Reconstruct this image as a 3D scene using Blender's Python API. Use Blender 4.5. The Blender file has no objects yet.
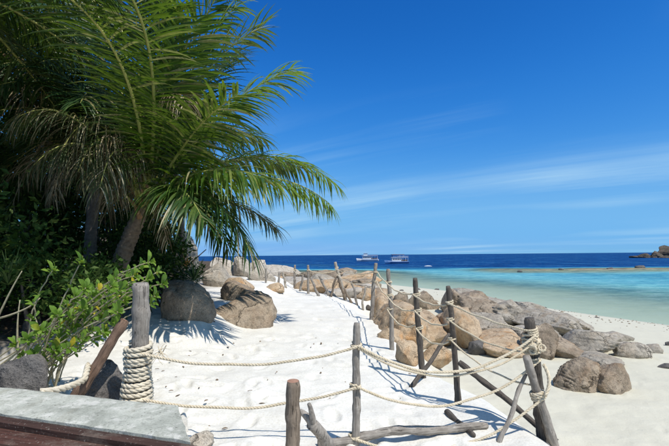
import bpy, math, random
import numpy as np
from mathutils import Vector, Matrix

random.seed(7)
rng = np.random.default_rng(11)
S = bpy.context.scene
COL = S.collection

# ------------------------------------------------------------------ camera
CAM = np.array([0.0, 0.0, 4.0])
FPX, CX, CY = 440.0, 334.5, 223.0
PITCH, ROLL = math.atan2(255.0 - 223.0, 440.0), math.radians(0.49)
fwd = np.array([0, math.cos(PITCH), math.sin(PITCH)])
r0 = np.array([1.0, 0, 0]); u0 = np.cross(r0, fwd)
right = r0 * math.cos(ROLL) - u0 * math.sin(ROLL)
up = np.cross(right, fwd)
cd = bpy.data.cameras.new('camera'); cam = bpy.data.objects.new('camera', cd); COL.objects.link(cam)
cam.matrix_world = Matrix(((right[0], up[0], -fwd[0], CAM[0]), (right[1], up[1], -fwd[1], CAM[1]),
                           (right[2], up[2], -fwd[2], CAM[2]), (0, 0, 0, 1)))
cd.sensor_width = 36.0; cd.lens = FPX / 669.0 * 36.0
cd.clip_start = 0.05; cd.clip_end = 30000
S.camera = cam
S.render.resolution_x, S.render.resolution_y = 1024, 683

# ------------------------------------------------------------------ world + sun
SUN_EL = math.radians(57); SUN_AZ = (0.68, -0.73)           # towards the sun: right of and a little behind the camera
CLX, CLY, MKX, MKY = 3.3, 0.95, 1.2, -1.0                   # where the thin cirrus lies
W = bpy.data.worlds.new('World'); S.world = W; W.use_nodes = True
nt = W.node_tree; nt.nodes.clear()
def wn(t, **k):
    n = nt.nodes.new(t)
    for a, b in k.items(): setattr(n, a, b)
    return n
sky = wn('ShaderNodeTexSky', sky_type='NISHITA', sun_disc=False)
sky.sun_elevation = SUN_EL; sky.sun_rotation = math.atan2(SUN_AZ[0], SUN_AZ[1])
sky.air_density = 0.7; sky.dust_density = 0.3; sky.ozone_density = 4.0; sky.altitude = 0
sc8 = wn('ShaderNodeMix', data_type='RGBA', blend_type='MULTIPLY'); sc8.inputs[0].default_value = 1.0; sc8.inputs[7].default_value = (0.125, 0.125, 0.125, 1)
nt.links.new(sky.outputs[0], sc8.inputs[6])
gm = wn('ShaderNodeRGBCurve'); cmn = gm.mapping; cmn.use_clip = False; cmn.extend = 'HORIZONTAL'
for ch, ptsc in enumerate((((0, .004), (.079, .008), (.134, .030), (.289, .135), (.6, .165), (1, .36)), ((0, .0), (.115, .078), (.144, .102), (.241, .200), (.485, .385), (.84, .41), (1, .45)),
                           ((0, 0), (.30, .41), (.47, .60), (.79, .73), (1, .70)))):
    cv = cmn.curves[ch]
    cv.points[0].location = ptsc[0]; cv.points[1].location = ptsc[-1]
    for p in ptsc[1:-1]: cv.points.new(*p)
cmn.update()
nt.links.new(sc8.outputs[2], gm.inputs['Color'])
gx = wn('ShaderNodeMix', data_type='RGBA', blend_type='MULTIPLY'); gx.inputs[0].default_value = 1.0; gx.inputs[7].default_value = (10, 10, 10, 1)
nt.links.new(gm.outputs[0], gx.inputs[6])
# thin cirrus on a plane high above: direction / height
tc = wn('ShaderNodeTexCoord'); sx = wn('ShaderNodeSeparateXYZ'); nt.links.new(tc.outputs['Generated'], sx.inputs[0])
zc = wn('ShaderNodeMath', operation='MAXIMUM'); zc.inputs[1].default_value = 0.0; nt.links.new(sx.outputs[2], zc.inputs[0])
za = wn('ShaderNodeMath', operation='ADD'); za.inputs[1].default_value = 0.10; nt.links.new(zc.outputs[0], za.inputs[0])
dx = wn('ShaderNodeMath', operation='DIVIDE'); nt.links.new(sx.outputs[0], dx.inputs[0]); nt.links.new(za.outputs[0], dx.inputs[1])
dy = wn('ShaderNodeMath', operation='DIVIDE'); nt.links.new(sx.outputs[1], dy.inputs[0]); nt.links.new(za.outputs[0], dy.inputs[1])
cb = wn('ShaderNodeCombineXYZ'); nt.links.new(dx.outputs[0], cb.inputs[0]); nt.links.new(dy.outputs[0], cb.inputs[1])
mr = wn('ShaderNodeMapping'); mr.inputs['Rotation'].default_value = (0, 0, math.radians(36)); nt.links.new(cb.outputs[0], mr.inputs[0])
mp = wn('ShaderNodeMapping'); mp.inputs['Scale'].default_value = (0.16, 1.0, 1); mp.inputs['Location'].default_value = (CLX, CLY, 0)
nt.links.new(mr.outputs[0], mp.inputs[0])
n1 = wn('ShaderNodeTexNoise'); n1.inputs['Scale'].default_value = 1.0; n1.inputs['Detail'].default_value = 9; n1.inputs['Roughness'].default_value = 0.60
n1.inputs['Distortion'].default_value = 0.5
nt.links.new(mp.outputs[0], n1.inputs['Vector'])
n2 = wn('ShaderNodeTexNoise'); n2.inputs['Scale'].default_value = 0.30; n2.inputs['Detail'].default_value = 2
mk = wn('ShaderNodeMapping'); mk.inputs['Location'].default_value = (MKX, MKY, 0); nt.links.new(cb.outputs[0], mk.inputs[0]); nt.links.new(mk.outputs[0], n2.inputs['Vector'])
cr = wn('ShaderNodeValToRGB'); cr.color_ramp.elements[0].position = 0.44; cr.color_ramp.elements[1].position = 0.74
cr.color_ramp.elements[0].color = (0, 0, 0, 1); cr.color_ramp.elements[1].color = (0.95, 0.95, 0.95, 1)
nt.links.new(n1.outputs[0], cr.inputs[0])
cr2 = wn('ShaderNodeValToRGB'); cr2.color_ramp.elements[0].position = 0.42; cr2.color_ramp.elements[1].position = 0.62
nt.links.new(n2.outputs[0], cr2.inputs[0])
cm = wn('ShaderNodeMath', operation='MULTIPLY'); nt.links.new(cr.outputs[0], cm.inputs[0]); nt.links.new(cr2.outputs[0], cm.inputs[1])
mx = wn('ShaderNodeMix', data_type='RGBA'); nt.links.new(cm.outputs[0], mx.inputs[0]); nt.links.new(gx.outputs[2], mx.inputs[6])
mx.inputs[7].default_value = (3.9, 6.1, 7.9, 1)
bg = wn('ShaderNodeBackground'); bg.inputs[1].default_value = 0.112
nt.links.new(mx.outputs[2], bg.inputs[0])
wo = wn('ShaderNodeOutputWorld'); nt.links.new(bg.outputs[0], wo.inputs[0])

sd = bpy.data.lights.new('sun', 'SUN'); sun = bpy.data.objects.new('sun', sd); COL.objects.link(sun)
sd.energy = 4.6; sd.angle = math.radians(0.53); sd.color = (1.0, 0.955, 0.88)
_h = math.hypot(*SUN_AZ)
to_sun = Vector((SUN_AZ[0] / _h * math.cos(SUN_EL), SUN_AZ[1] / _h * math.cos(SUN_EL), math.sin(SUN_EL)))
sun.rotation_euler = to_sun.to_track_quat('Z', 'Y').to_euler(); sun.location = (30, -15, 50)
S.view_settings.view_transform = 'Standard'; S.view_settings.look = 'None'
S.view_settings.exposure = 0.07; S.view_settings.gamma = 1.0; S.view_settings.use_curve_mapping = False
S.render.engine = 'CYCLES'
S.cycles.max_bounces = 6; S.cycles.transparent_max_bounces = 12

# ------------------------------------------------------------------ numeric helpers
_perm = np.random.default_rng(3).permutation(256); _perm = np.concatenate([_perm, _perm, _perm])
_gr = np.random.default_rng(5).normal(size=(256, 3)); _gr /= np.linalg.norm(_gr, axis=1)[:, None]
def noise3(p, s=1.0, off=0.0):
    p = np.asarray(p, float) * s + off
    i = np.floor(p).astype(int); f = p - i; i &= 255
    u = f * f * f * (f * (f * 6 - 15) + 10)
    out = np.zeros(len(p))
    for a in (0, 1):
        for b in (0, 1):
            for c in (0, 1):
                h = _perm[_perm[_perm[(i[:, 0] + a) & 255] + ((i[:, 1] + b) & 255)] + ((i[:, 2] + c) & 255)]
                g = _gr[h]
                d = (g * (f - np.array([a, b, c]))).sum(1)
                w = (u[:, 0] if a else 1 - u[:, 0]) * (u[:, 1] if b else 1 - u[:, 1]) * (u[:, 2] if c else 1 - u[:, 2])
                out += d * w
    return out
def fbm(p, s=1.0, o=4, off=0.0, rough=0.5):
    r = np.zeros(len(p)); a = 1.0
    for k in range(o):
        r += a * noise3(p, s * 2 ** k, off + 17.3 * k); a *= rough
    return r
def smooth(t): t = np.clip(t, 0, 1); return t * t * (3 - 2 * t)
def unit(v): v = np.asarray(v, float); return v / (np.linalg.norm(v) + 1e-12)

# ------------------------------------------------------------------ terrain shape (metres, sea level z = 0)
EY = [-300, -50, 0, 3.5, 4.6, 6.2, 7, 8.5, 12, 17, 20, 24, 30, 45, 70, 100, 300, 9000]
EX = [6, 3.2, 2.7, 2.35, 2.0, 1.75, 1.4, 1.15, 1.05, -0.1, -1.3, -3.5, -7, -16, -32, -55, -220, -7000]
WY = [-300, -50, 0, 24, 31, 47, 55, 65, 80, 100, 150, 300, 9000]
WX = [60, 26, 23, 18.4, 15.8, 12.6, 9, 4.5, -2, -12, -45, -150, -6900]
def terrain_raw(x, y):
    ex = np.interp(y, EY, EX); wx = np.interp(y, WY, WX)
    plat = 2.10 + 0.30 * np.clip((0.8 - x) / 5, 0, 1) + 0.010 * np.clip(y, 0, 30) + 0.55 * smooth((-x - 4) / 4.0) + 5.0 * smooth((-x - 13) / 30) 
    plat = plat + 0.35 * smooth((-x - 1.8) / 1.2) * smooth((y - 7.0) / 3) 
    d = (wx - x) * 0.85
    beach = 1.15 * (1 - np.exp(-np.clip(d, 0, None) / 7.5))
    sdist = np.clip(-d, 0, None)
    bed = -np.interp(sdist, [0, 3, 9, 18, 35, 60, 120], [0, 0.05, 0.20, 0.62, 1.35, 1.9, 2.4])
    outer = smooth((y + 0.15 * x - 112) / 48) * 9.0 + smooth((y - 300) / 500) * 10
    nn = fbm(np.stack([x, y, x * 0], 1), 0.06, 3, 5.0)
    reef_a = np.exp(-(((y - 106 - 8 * nn) / 19.0) ** 2) ** 2) * smooth((x - 22) / 18)
    reef_b = np.exp(-((((x - 1) / 17) ** 2 + ((y - 96 - 6 * nn) / 27) ** 2) ** 2))
    reef = np.clip(reef_a + reef_b, 0, 1)
    bed = bed - outer
    bed = bed * (1 - reef) + (-0.03 + 0.22 * nn) * reef
    shelf = 2.05 * smooth((y - 15.5) / 4) * (1 - smooth((x - 0.6 - 0.05 * y) / 2.2)) * (1 - smooth((y - 46) / 12))
    low = np.where(d > 0, np.maximum(beach, shelf), bed)
    k = smooth((x - ex + 0.15) / (1.5 + 0.05 * np.clip(y, 0, 60)))
    return plat * (1 - k) + low * k, reef, sdist
FEET = []
for i in range(340):
    yy = 3.6 + 15 * random.random() ** 1.3; xx = random.uniform(-4.2, 1.2)
    FEET.append((xx, yy, random.uniform(0, 3.14), random.uniform(0.015, 0.045)))
for i in range(260):
    yy = random.uniform(5, 22); xx = random.uniform(3, 16)
    FEET.append((xx, yy, random.uniform(0, 3.14), random.uniform(0.008, 0.022)))
def terrain(x, y, detail=True):
    x = np.atleast_1d(np.asarray(x, float)); y = np.atleast_1d(np.asarray(y, float))
    z, reef, sdist = terrain_raw(x, y)
    if detail:
        p = np.stack([x, y, np.zeros_like(x)], 1)
        amp = np.clip((z + 0.05) / 1.0, 0.0, 1)
        z = z + amp * (0.06 * fbm(p, 0.75, 2) + 0.034 * noise3(p, 2.6, 3.1) + 0.014 * noise3(p, 6.0, 7.7))
    return z
def px_ray(px, py):
    d = fwd + right * (px - CX) / FPX - up * (py - CY) / FPX
    return d                                                 # depth 1 along the view axis
def at(px, py, depth): return CAM + px_ray(px, py) * depth
_ts = np.concatenate([np.arange(1.5, 40, 0.02), np.arange(40, 600, 0.25)])
def ground(px, py):
    d = px_ray(px, py); P = CAM[None] + d[None] * _ts[:, None]
    h = np.maximum(terrain(P[:, 0], P[:, 1]), 0.0)
    k = np.argmax(P[:, 2] < h)
    return P[k]
def gz(x, y): return float(terrain(x, y)[0])
def proj(p):
    v = np.asarray(p) - CAM; w = v @ fwd
    return CX + FPX * (v @ right) / w, CY - FPX * (v @ up) / w, w

# ------------------------------------------------------------------ materials
MATS = {}
class NT:
    def __init__(s, name):
        s.m = bpy.data.materials.new(name); s.m.use_nodes = True; s.t = s.m.node_tree; s.t.nodes.clear(); MATS[name] = s.m
    def n(s, t, ins=None, **k):
        x = s.t.nodes.new(t)
        for a, b in k.items(): setattr(x, a, b)
        for a, b in (ins or {}).items():
            if isinstance(b, bpy.types.NodeSocket): s.t.links.new(b, x.inputs[a])
            else: x.inputs[a].default_value = b
        return x
    def ramp(s, fac, stops, interp='LINEAR'):
        x = s.n('ShaderNodeValToRGB', {0: fac}); r = x.color_ramp; r.interpolation = interp
        while len(r.elements) < len(stops): r.elements.new(0.5)
        for e, (p, c) in zip(r.elements, stops):
            e.position = p; e.color = (c if len(c) == 4 else (*c, 1)) if hasattr(c, '__len__') else (c, c, c, 1)
        return x.outputs[0]
    def mix(s, f, a, b, bt='MIX'):
        x = s.n('ShaderNodeMix', data_type='RGBA', blend_type=bt)
        for i, v in ((0, f), (6, a), (7, b)):
            if isinstance(v, bpy.types.NodeSocket): s.t.links.new(v, x.inputs[i])
            else: x.inputs[i].default_value = v if i == 0 else (*v, 1)
        return x.outputs[2]
    def math(s, op, a, b=0.0):
        x = s.n('ShaderNodeMath', {0: a, 1: b}, operation=op); return x.outputs[0]
    def noise(s, vec, scale, detail=4, rough=0.5, dist=0.0):
        return s.n('ShaderNodeTexNoise', {'Vector': vec, 'Scale': scale, 'Detail': detail, 'Roughness': rough, 'Distortion': dist}).outputs[0]
    def bump(s, h, strength, dist, nrm=None):
        d = {'Height': h, 'Strength': strength, 'Distance': dist}
        if nrm is not None: d['Normal'] = nrm
        return s.n('ShaderNodeBump', d).outputs[0]
    def out(s, sh): s.n('ShaderNodeOutputMaterial', {0: sh}); return s.m
    def map(s, vec, scale=(1, 1, 1), rot=(0, 0, 0)):
        return s.n('ShaderNodeMapping', {'Vector': vec, 'Scale': scale, 'Rotation': rot}).outputs[0]
    @property
    def obj(s): return s.n('ShaderNodeTexCoord').outputs['Object']
    @property
    def pos(s): return s.n('ShaderNodeNewGeometry').outputs['Position']

def m_sand():
    t = NT('sand'); P = t.pos
    a = t.noise(P, 1.3, 4); b = t.noise(P, 38, 3, 0.6); c = t.noise(P, 9, 3)
    col = t.ramp(a, [(0.3, (0.635, 0.61, 0.545)), (0.7, (0.71, 0.685, 0.625))])
    col = t.mix(t.ramp(b, [(0.35, 0.35), (0.55, 0)]), col, (0.46, 0.42, 0.34))
    # scattered dark specks of coral rubble and bark, denser down the beach
    z = t.n('ShaderNodeSeparateXYZ', {0: P}).outputs[2]
    v = t.n('ShaderNodeTexVoronoi', {'Vector': P, 'Scale': 4.2, 'Randomness': 1.0}).outputs['Distance']
    sp = t.ramp(v, [(0.05, 1.0), (0.085, 0.0)])
    sel = t.ramp(t.noise(P, 0.9, 3), [(0.50, 0.0), (0.60, 1.0)])
    low = t.ramp(t.math('DIVIDE', z, 3.0), [(0.02, 1.0), (0.5, 0.35), (0.72, 0.12)])
    sp = t.math('MULTIPLY', t.math('MULTIPLY', sp, sel), low)
    col = t.mix(sp, col, (0.16, 0.125, 0.09))
    low2 = t.ramp(t.math('DIVIDE', z, 3.0), [(0.30, 1.0), (0.62, 0.0)])
    col = t.mix(t.math('MULTIPLY', low2, 0.85), col, (0.51, 0.478, 0.365))
    wet = t.ramp(t.math('ADD', z, t.math('MULTIPLY', t.math('SUBTRACT', a, 0.5), 0.25)), [(0.02, 1.0), (0.20, 0.0)])
    col = t.mix(t.math('MULTIPLY', wet, 0.6), col, (0.47, 0.42, 0.30))
    xx = t.n('ShaderNodeSeparateXYZ', {0: P}).outputs[0]
    inl = t.math('ADD', t.math('MULTIPLY', xx, -1.0), t.math('MULTIPLY', t.math('SUBTRACT', t.noise(P, 0.8, 5, .65), 0.5), 3.0))
    soil = t.ramp(t.math('DIVIDE', inl, 10.0), [(0.43, 0.0), (0.56, 1.0)])
    col = t.mix(soil, col, t.ramp(t.noise(P, 14, 4, .7), [(0.35, (0.035, 0.025, 0.016)), (0.65, (0.13, 0.095, 0.06))]))
    reef = t.n('ShaderNodeAttribute', attribute_name='reef').outputs['Fac']
    col = t.mix(reef, col, t.ramp(t.noise(P, 0.5, 5, 0.7), [(0.35, (0.09, 0.08, 0.035)), (0.62, (0.42, 0.34, 0.17))]))
    h = t.math('ADD', t.math('MULTIPLY', c, 0.7), t.math('MULTIPLY', b, 0.35))
    nrm = t.bump(h, 0.55, 0.03)
    p = t.n('ShaderNodeBsdfPrincipled', {'Base Color': col, 'Roughness': t.ramp(wet, [(0, 0.9), (1, 0.45)]), 'Normal': nrm, 'Specular IOR Level': 0.2})
    return t.out(p.outputs[0])
def m_water():
    t = NT('sea_water'); P = t.pos
    D = t.n('ShaderNodeAttribute', attribute_name='depth').outputs['Fac']
    Wd = t.n('ShaderNodeAttribute', attribute_name='weed').outputs['Fac']
    patch = t.noise(t.map(P, (0.030, 0.06, 1)), 1.0, 5, 0.6)
    Dn = t.math('MULTIPLY', D, t.math('ADD', 0.62, t.math('MULTIPLY', patch, 0.76)))
    col = t.ramp(t.math('DIVIDE', Dn, 10.0), [(0.0, (0.36, 0.42, 0.31)), (0.03, (0.24, 0.42, 0.37)), (0.09, (0.17, 0.44, 0.46)), (0.16, (0.085, 0.33, 0.42)),
                                               (0.28, (0.010, 0.14, 0.28)), (0.6, (0.002, 0.068, 0.22)), (1.0, (0.001, 0.050, 0.18))])
    sp = t.noise(t.map(P, (0.07, 0.30, 1)), 1.0, 5, 0.65)
    col = t.mix(t.math('MULTIPLY', Wd, t.ramp(sp, [(0.38, 0.0), (0.62, 0.75)])), col, (0.045, 0.17, 0.20))
    # ripples, longer waves further out; their light and dark also painted into the colour
    w1 = t.noise(t.map(P, (0.9, 1.9, 1), (0, 0, 0.35)), 1.0, 3, 0.55)
    w2 = t.noise(t.map(P, (0.085, 0.14, 1), (0, 0, 0.2)), 1.0, 6, 0.75)
    w3 = t.noise(t.map(P, (0.022, 0.075, 1), (0, 0, 0.1)), 1.0, 5, 0.65)
    nrm = t.bump(w1, 0.55, 0.16); nrm = t.bump(w2, 0.8, 0.9, nrm); nrm = t.bump(w3, 0.8, 3.0, nrm)
    cap = t.ramp(t.noise(t.map(P, (0.045, 0.16, 1), (0, 0, 0.15)), 1.0, 6, 0.72), [(0.66, 0.0), (0.74, 0.6)])
    rp = t.noise(t.map(t.map(P, (1, 1, 1), (0, 0, 0.12)), (0.42, 0.60, 1)), 1.0, 6, 0.78)
    col = t.mix(t.ramp(rp, [(0.50, 0.0), (0.58, 0.62)]), col, t.mix(1.0, col, (0.35, 0.58, 0.72), 'MULTIPLY'))
    col = t.mix(t.math('MULTIPLY', t.ramp(rp, [(0.36, 0.55), (0.46, 0.0)]), t.ramp(t.math('DIVIDE', D, 10.0), [(0.0, 1.0), (0.3, 0.30)])), col, (0.42, 0.62, 0.64))
    deepm = t.ramp(t.math('DIVIDE', D, 10.0), [(0.15, 0.0), (0.4, 1.0)])
    sw = t.noise(t.map(P, (0.075, 0.030, 1), (0, 0, 0.1)), 1.0, 7, 0.8)
    col = t.mix(t.math('MULTIPLY', deepm, t.ramp(sw, [(0.50, 0.0), (0.60, 0.75)])), col, t.mix(1.0, col, (0.4, 0.5, 0.6), 'MULTIPLY'))
    col = t.mix(t.math('MULTIPLY', deepm, t.ramp(sw, [(0.36, 0.6), (0.48, 0.0)])), col, (0.035, 0.16, 0.30))
    col = t.mix(t.ramp(w2, [(0.40, 0.0), (0.62, 0.55)]), col, t.mix(1.0, col, (0.45, 0.6, 0.8), 'MULTIPLY'))
    col = t.mix(t.math('MULTIPLY', cap, t.math('MULTIPLY', deepm, 0.5)), col, (0.16, 0.32, 0.48))
    df = t.n('ShaderNodeBsdfDiffuse', {'Color': col, 'Normal': nrm}); gl = t.n('ShaderNodeBsdfGlossy', {'Color': (1, 1, 1, 1), 'Roughness': 0.16, 'Normal': nrm})
    p = t.n('ShaderNodeMixShader', {0: 0.06, 1: df.outputs[0], 2: gl.outputs[0]})       # broken wave facets mirror little of the sky
    tr = t.n('ShaderNodeBsdfTransparent', {0: (0.86, 0.97, 0.95, 1)})
    f = t.math('SUBTRACT', 1.0, t.math('POWER', 2.718, t.math('MULTIPLY', D, -1.9)))
    f = t.math('MINIMUM', t.math('ADD', f, 0.06), 1.0)
    m = t.n('ShaderNodeMixShader', {0: f, 1: tr.outputs[0], 2: p.outputs[0]})
    return t.out(m.outputs[0])
def m_rock(name, c0, c1, stain, s_amt=0.5, sc=1.0):
    t = NT(name); P = t.obj
    rnd = t.n('ShaderNodeObjectInfo').outputs['Random']
    P = t.n('ShaderNodeVectorMath', {0: P, 1: t.n('ShaderNodeCombineXYZ', {0: t.math('MULTIPLY', rnd, 40), 1: rnd}).outputs[0]}, operation='ADD').outputs[0]
    a = t.noise(P, 1.6 * sc, 6, 0.6, 0.4); b = t.noise(P, 60, 2, 0.6); c = t.noise(P, 7 * sc, 5, 0.65)
    st = t.noise(t.map(P, (2.6, 2.6, 0.5)), 1.0 * sc, 5, 0.6, 0.6)
    col = t.ramp(a, [(0.3, c0), (0.68, c1)])
    col = t.mix(t.ramp(st, [(0.50, 0.0), (0.72, s_amt)]), col, stain)
    col = t.mix(t.ramp(c, [(0.34, 0.55), (0.5, 0.0)]), col, tuple(x * 0.45 for x in c0))
    col = t.mix(t.ramp(b, [(0.36, 0.5), (0.52, 0)]), col, tuple(x * 0.4 for x in c0))
    col = t.mix(t.ramp(t.noise(P, 45, 2), [(0.62, 0.0), (0.74, 0.4)]), col, tuple(min(1, x * 1.5) for x in c1))
    vc = t.n('ShaderNodeTexVoronoi', {'Vector': t.n('ShaderNodeVectorMath', {0: P, 1: t.n('ShaderNodeVectorMath', {0: t.n('ShaderNodeTexNoise', {'Vector': P, 'Scale': 2.2 * sc, 'Detail': 5, 'Roughness': 0.65}).outputs['Color'], 1: (.7, .7, .7)}, operation='MULTIPLY').outputs[0]}, operation='ADD').outputs[0], 'Scale': 0.9 * sc}, feature='DISTANCE_TO_EDGE').outputs['Distance']
    crk = t.math('MULTIPLY', t.ramp(vc, [(0.0, 1.0), (0.022, 0.0)]), t.ramp(a, [(0.45, 0.0), (0.60, 0.7)]))
    col = t.mix(crk, col, tuple(x * 0.25 for x in c0))
    h = t.math('ADD', t.math('MULTIPLY', c, 1.0), t.math('MULTIPLY', b, 0.14)); h = t.math('SUBTRACT', h, t.math('MULTIPLY', crk, 0.9))
    p = t.n('ShaderNodeBsdfPrincipled', {'Base Color': col, 'Roughness': 0.88, 'Normal': t.bump(h, 0.9, 0.07), 'Specular IOR Level': 0.25})
    return t.out(p.outputs[0])
def m_wood(name, c0, c1, crack=(0.03, 0.025, 0.02)):
    t = NT(name); P = t.obj
    g = t.noise(t.map(P, (70, 70, 4.0)), 1.0, 6, 0.65, 0.4); a = t.noise(P, 6.0, 5, 0.6); k = t.noise(t.map(P, (80, 80, 2.6)), 1.0, 4, 0.55)
    col = t.ramp(g, [(0.3, c0), (0.65, c1)])
    col = t.mix(t.ramp(a, [(0.35, 0.55), (0.65, 0)]), col, tuple(x * 0.55 for x in c0))
    ck = t.ramp(k, [(0.33, 1.0), (0.39, 0.0)])
    col = t.mix(t.math('MULTIPLY', ck, 0.75), col, crack)
    col = t.mix(t.ramp(t.noise(P, 16, 4, 0.6), [(0.55, 0.0), (0.75, 0.5)]), col, tuple(min(1, x * 1.35) for x in c1))
    h = t.math('SUBTRACT', g, t.math('MULTIPLY', ck, 0.8))
    p = t.n('ShaderNodeBsdfPrincipled', {'Base Color': col, 'Roughness': 0.85, 'Normal': t.bump(h, 0.7, 0.012), 'Specular IOR Level': 0.25})
    return t.out(p.outputs[0])
def m_plain(name, c0, c1, sc=30, rough=0.8, bump=0.4, bd=0.004, spec=0.3):
    t = NT(name); P = t.obj
    a = t.noise(P, sc, 5, 0.6); b = t.noise(P, sc * 0.12, 3)
    col = t.ramp(t.math('ADD', t.math('MULTIPLY', a, 0.6), t.math('MULTIPLY', b, 0.4)), [(0.32, c0), (0.66, c1)])
    p = t.n('ShaderNodeBsdfPrincipled', {'Base Color': col, 'Roughness': rough, 'Normal': t.bump(a, bump, bd), 'Specular IOR Level': spec})
    return t.out(p.outputs[0])
def m_leaf(name, stops, trans=(0.25, 0.42, 0.03), tf=0.35, rough=0.42, spec=0.4, dry=None):
    t = NT(name)
    geo = t.n('ShaderNodeNewGeometry'); isl = geo.outputs['Random Per Island']; rnd = t.n('ShaderNodeObjectInfo').outputs['Random']
    v = t.math('FRACT', t.math('ADD', isl, t.math('MULTIPLY', rnd, 3.7)))
    col = t.ramp(v, stops)
    if dry is not None:
        nz = t.noise(geo.outputs['Position'], 5.0, 3)
        col = t.mix(t.ramp(nz, [(0.60, 0.0), (0.72, 0.8)]), col, dry)
    nz2 = t.noise(geo.outputs['Position'], 22, 2)
    col = t.mix(t.ramp(nz2, [(0.35, 0.35), (0.6, 0.0)]), col, tuple(x * 0.5 for x in stops[0][1]))
    p = t.n('ShaderNodeBsdfPrincipled', {'Base Color': col, 'Roughness': rough, 'Specular IOR Level': spec})
    tr = t.n('ShaderNodeBsdfTranslucent', {0: t.mix(0.5, col, trans)})
    m = t.n('ShaderNodeMixShader', {0: tf, 1: p.outputs[0], 2: tr.outputs[0]})
    return t.out(m.outputs[0])

def m_board(name, c0, c1):
    t = NT(name); P = t.map(t.obj, (1, 1, 1), (0, 0, 0.28))
    g = t.noise(t.map(P, (2.5, 60, 60)), 1.0, 6, 0.65, 0.3); a = t.noise(P, 5, 5, .65); b = t.noise(P, 60, 3, .6)
    col = t.ramp(g, [(0.32, c0), (0.66, c1)])
    col = t.mix(t.ramp(a, [(0.52, 0.0), (0.68, 0.55)]), col, (0.20, 0.16, 0.125))
    col = t.mix(t.ramp(b, [(0.62, 0.0), (0.72, 0.5)]), col, (0.45, 0.42, 0.36))
    p = t.n('ShaderNodeBsdfPrincipled', {'Base Color': col, 'Roughness': 0.7, 'Normal': t.bump(g, 0.6, 0.006), 'Specular IOR Level': 0.25})
    return t.out(p.outputs[0])
m_sand(); m_water()
m_rock('granite_grey', (0.27, 0.235, 0.185), (0.50, 0.445, 0.365), (0.34, 0.23, 0.13), 0.5)
m_rock('granite_pale', (0.38, 0.335, 0.275), (0.58, 0.52, 0.44), (0.40, 0.28, 0.17), 0.35)
m_rock('granite_tan', (0.36, 0.255, 0.155), (0.60, 0.465, 0.32), (0.50, 0.25, 0.085), 0.8)
m_rock('granite_dark', (0.085, 0.078, 0.072), (0.19, 0.175, 0.16), (0.14, 0.10, 0.07), 0.4)
m_rock('granite_brown', (0.20, 0.155, 0.11), (0.44, 0.355, 0.26), (0.24, 0.14, 0.07), 0.6)
m_rock('headland_stone', (0.05, 0.04, 0.03), (0.17, 0.13, 0.10), (0.05, 0.06, 0.03), 0.6, 0.12)
m_wood('wood_grey', (0.20, 0.17, 0.14), (0.42, 0.38, 0.33))
m_wood('wood_brown', (0.14, 0.105, 0.075), (0.33, 0.26, 0.195))
m_wood('wood_dark', (0.055, 0.045, 0.038), (0.17, 0.145, 0.12))
m_wood('wood_pale', (0.30, 0.26, 0.21), (0.54, 0.48, 0.40))
m_wood('stake_red', (0.11, 0.07, 0.05), (0.28, 0.18, 0.125))
m_plain('cut_end', (0.24, 0.12, 0.08), (0.42, 0.25, 0.17), 26)
m_plain('rope_fibre', (0.44, 0.36, 0.24), (0.70, 0.61, 0.46), 120, 0.92, 0.6, 0.003, 0.1)
m_plain('rope_fibre_white', (0.42, 0.36, 0.26), (0.70, 0.63, 0.50), 120, 0.92, 0.6, 0.003, 0.1)
def m_concrete():
    t = NT('concrete'); P = t.obj
    a = t.noise(P, 3.2, 6, 0.65, 0.5); b = t.noise(P, 90, 3, 0.7); c = t.noise(P, 22, 5, 0.7); st = t.noise(t.map(P, (9, 1.2, 1), (0, 0, .5)), 1.0, 5, .6)
    col = t.ramp(a, [(0.32, (0.27, 0.275, 0.23)), (0.62, (0.47, 0.47, 0.40))])
    col = t.mix(t.ramp(c, [(0.34, 0.6), (0.48, 0.0)]), col, (0.20, 0.20, 0.17))
    col = t.mix(t.ramp(b, [(0.33, 0.6), (0.46, 0)]), col, (0.16, 0.155, 0.13))
    col = t.mix(t.ramp(st, [(0.55, 0.0), (0.7, 0.45)]), col, (0.27, 0.25, 0.19))
    col = t.mix(t.ramp(t.noise(P, 6, 8, .75, .3), [(0.52, 0.0), (0.60, 0.7)]), col, (0.62, 0.595, 0.53))
    col = t.mix(t.ramp(t.n('ShaderNodeTexVoronoi', {'Vector': P, 'Scale': 16.0}).outputs['Distance'], [(0.07, 0.8), (0.12, 0.0)]), col, (0.12, 0.11, 0.09))
    h = t.math('ADD', t.math('MULTIPLY', c, 0.6), t.math('MULTIPLY', b, 0.5))
    p = t.n('ShaderNodeBsdfPrincipled', {'Base Color': col, 'Roughness': 0.95, 'Normal': t.bump(h, 0.6, 0.008), 'Specular IOR Level': 0.1})
    return t.out(p.outputs[0])
m_concrete()
m_board('board_paint', (0.030, 0.016, 0.012), (0.075, 0.040, 0.030))
m_board('board_red', (0.045, 0.020, 0.014), (0.10, 0.045, 0.032))
m_plain('palm_bark', (0.07, 0.05, 0.035), (0.22, 0.17, 0.12), 16, 0.9, 0.8, 0.02)
m_plain('palm_bark_grey', (0.08, 0.07, 0.06), (0.20, 0.18, 0.155), 16, 0.9, 0.8, 0.02)
m_plain('fibre_sheath', (0.16, 0.085, 0.04), (0.36, 0.21, 0.10), 30, 0.9, 0.7, 0.01)
m_plain('petiole', (0.20, 0.24, 0.05), (0.42, 0.40, 0.11), 10, 0.45, 0.2, 0.004, 0.4)
m_plain('petiole_dry', (0.22, 0.15, 0.075), (0.42, 0.32, 0.18), 10, 0.7, 0.3, 0.004)
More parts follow.
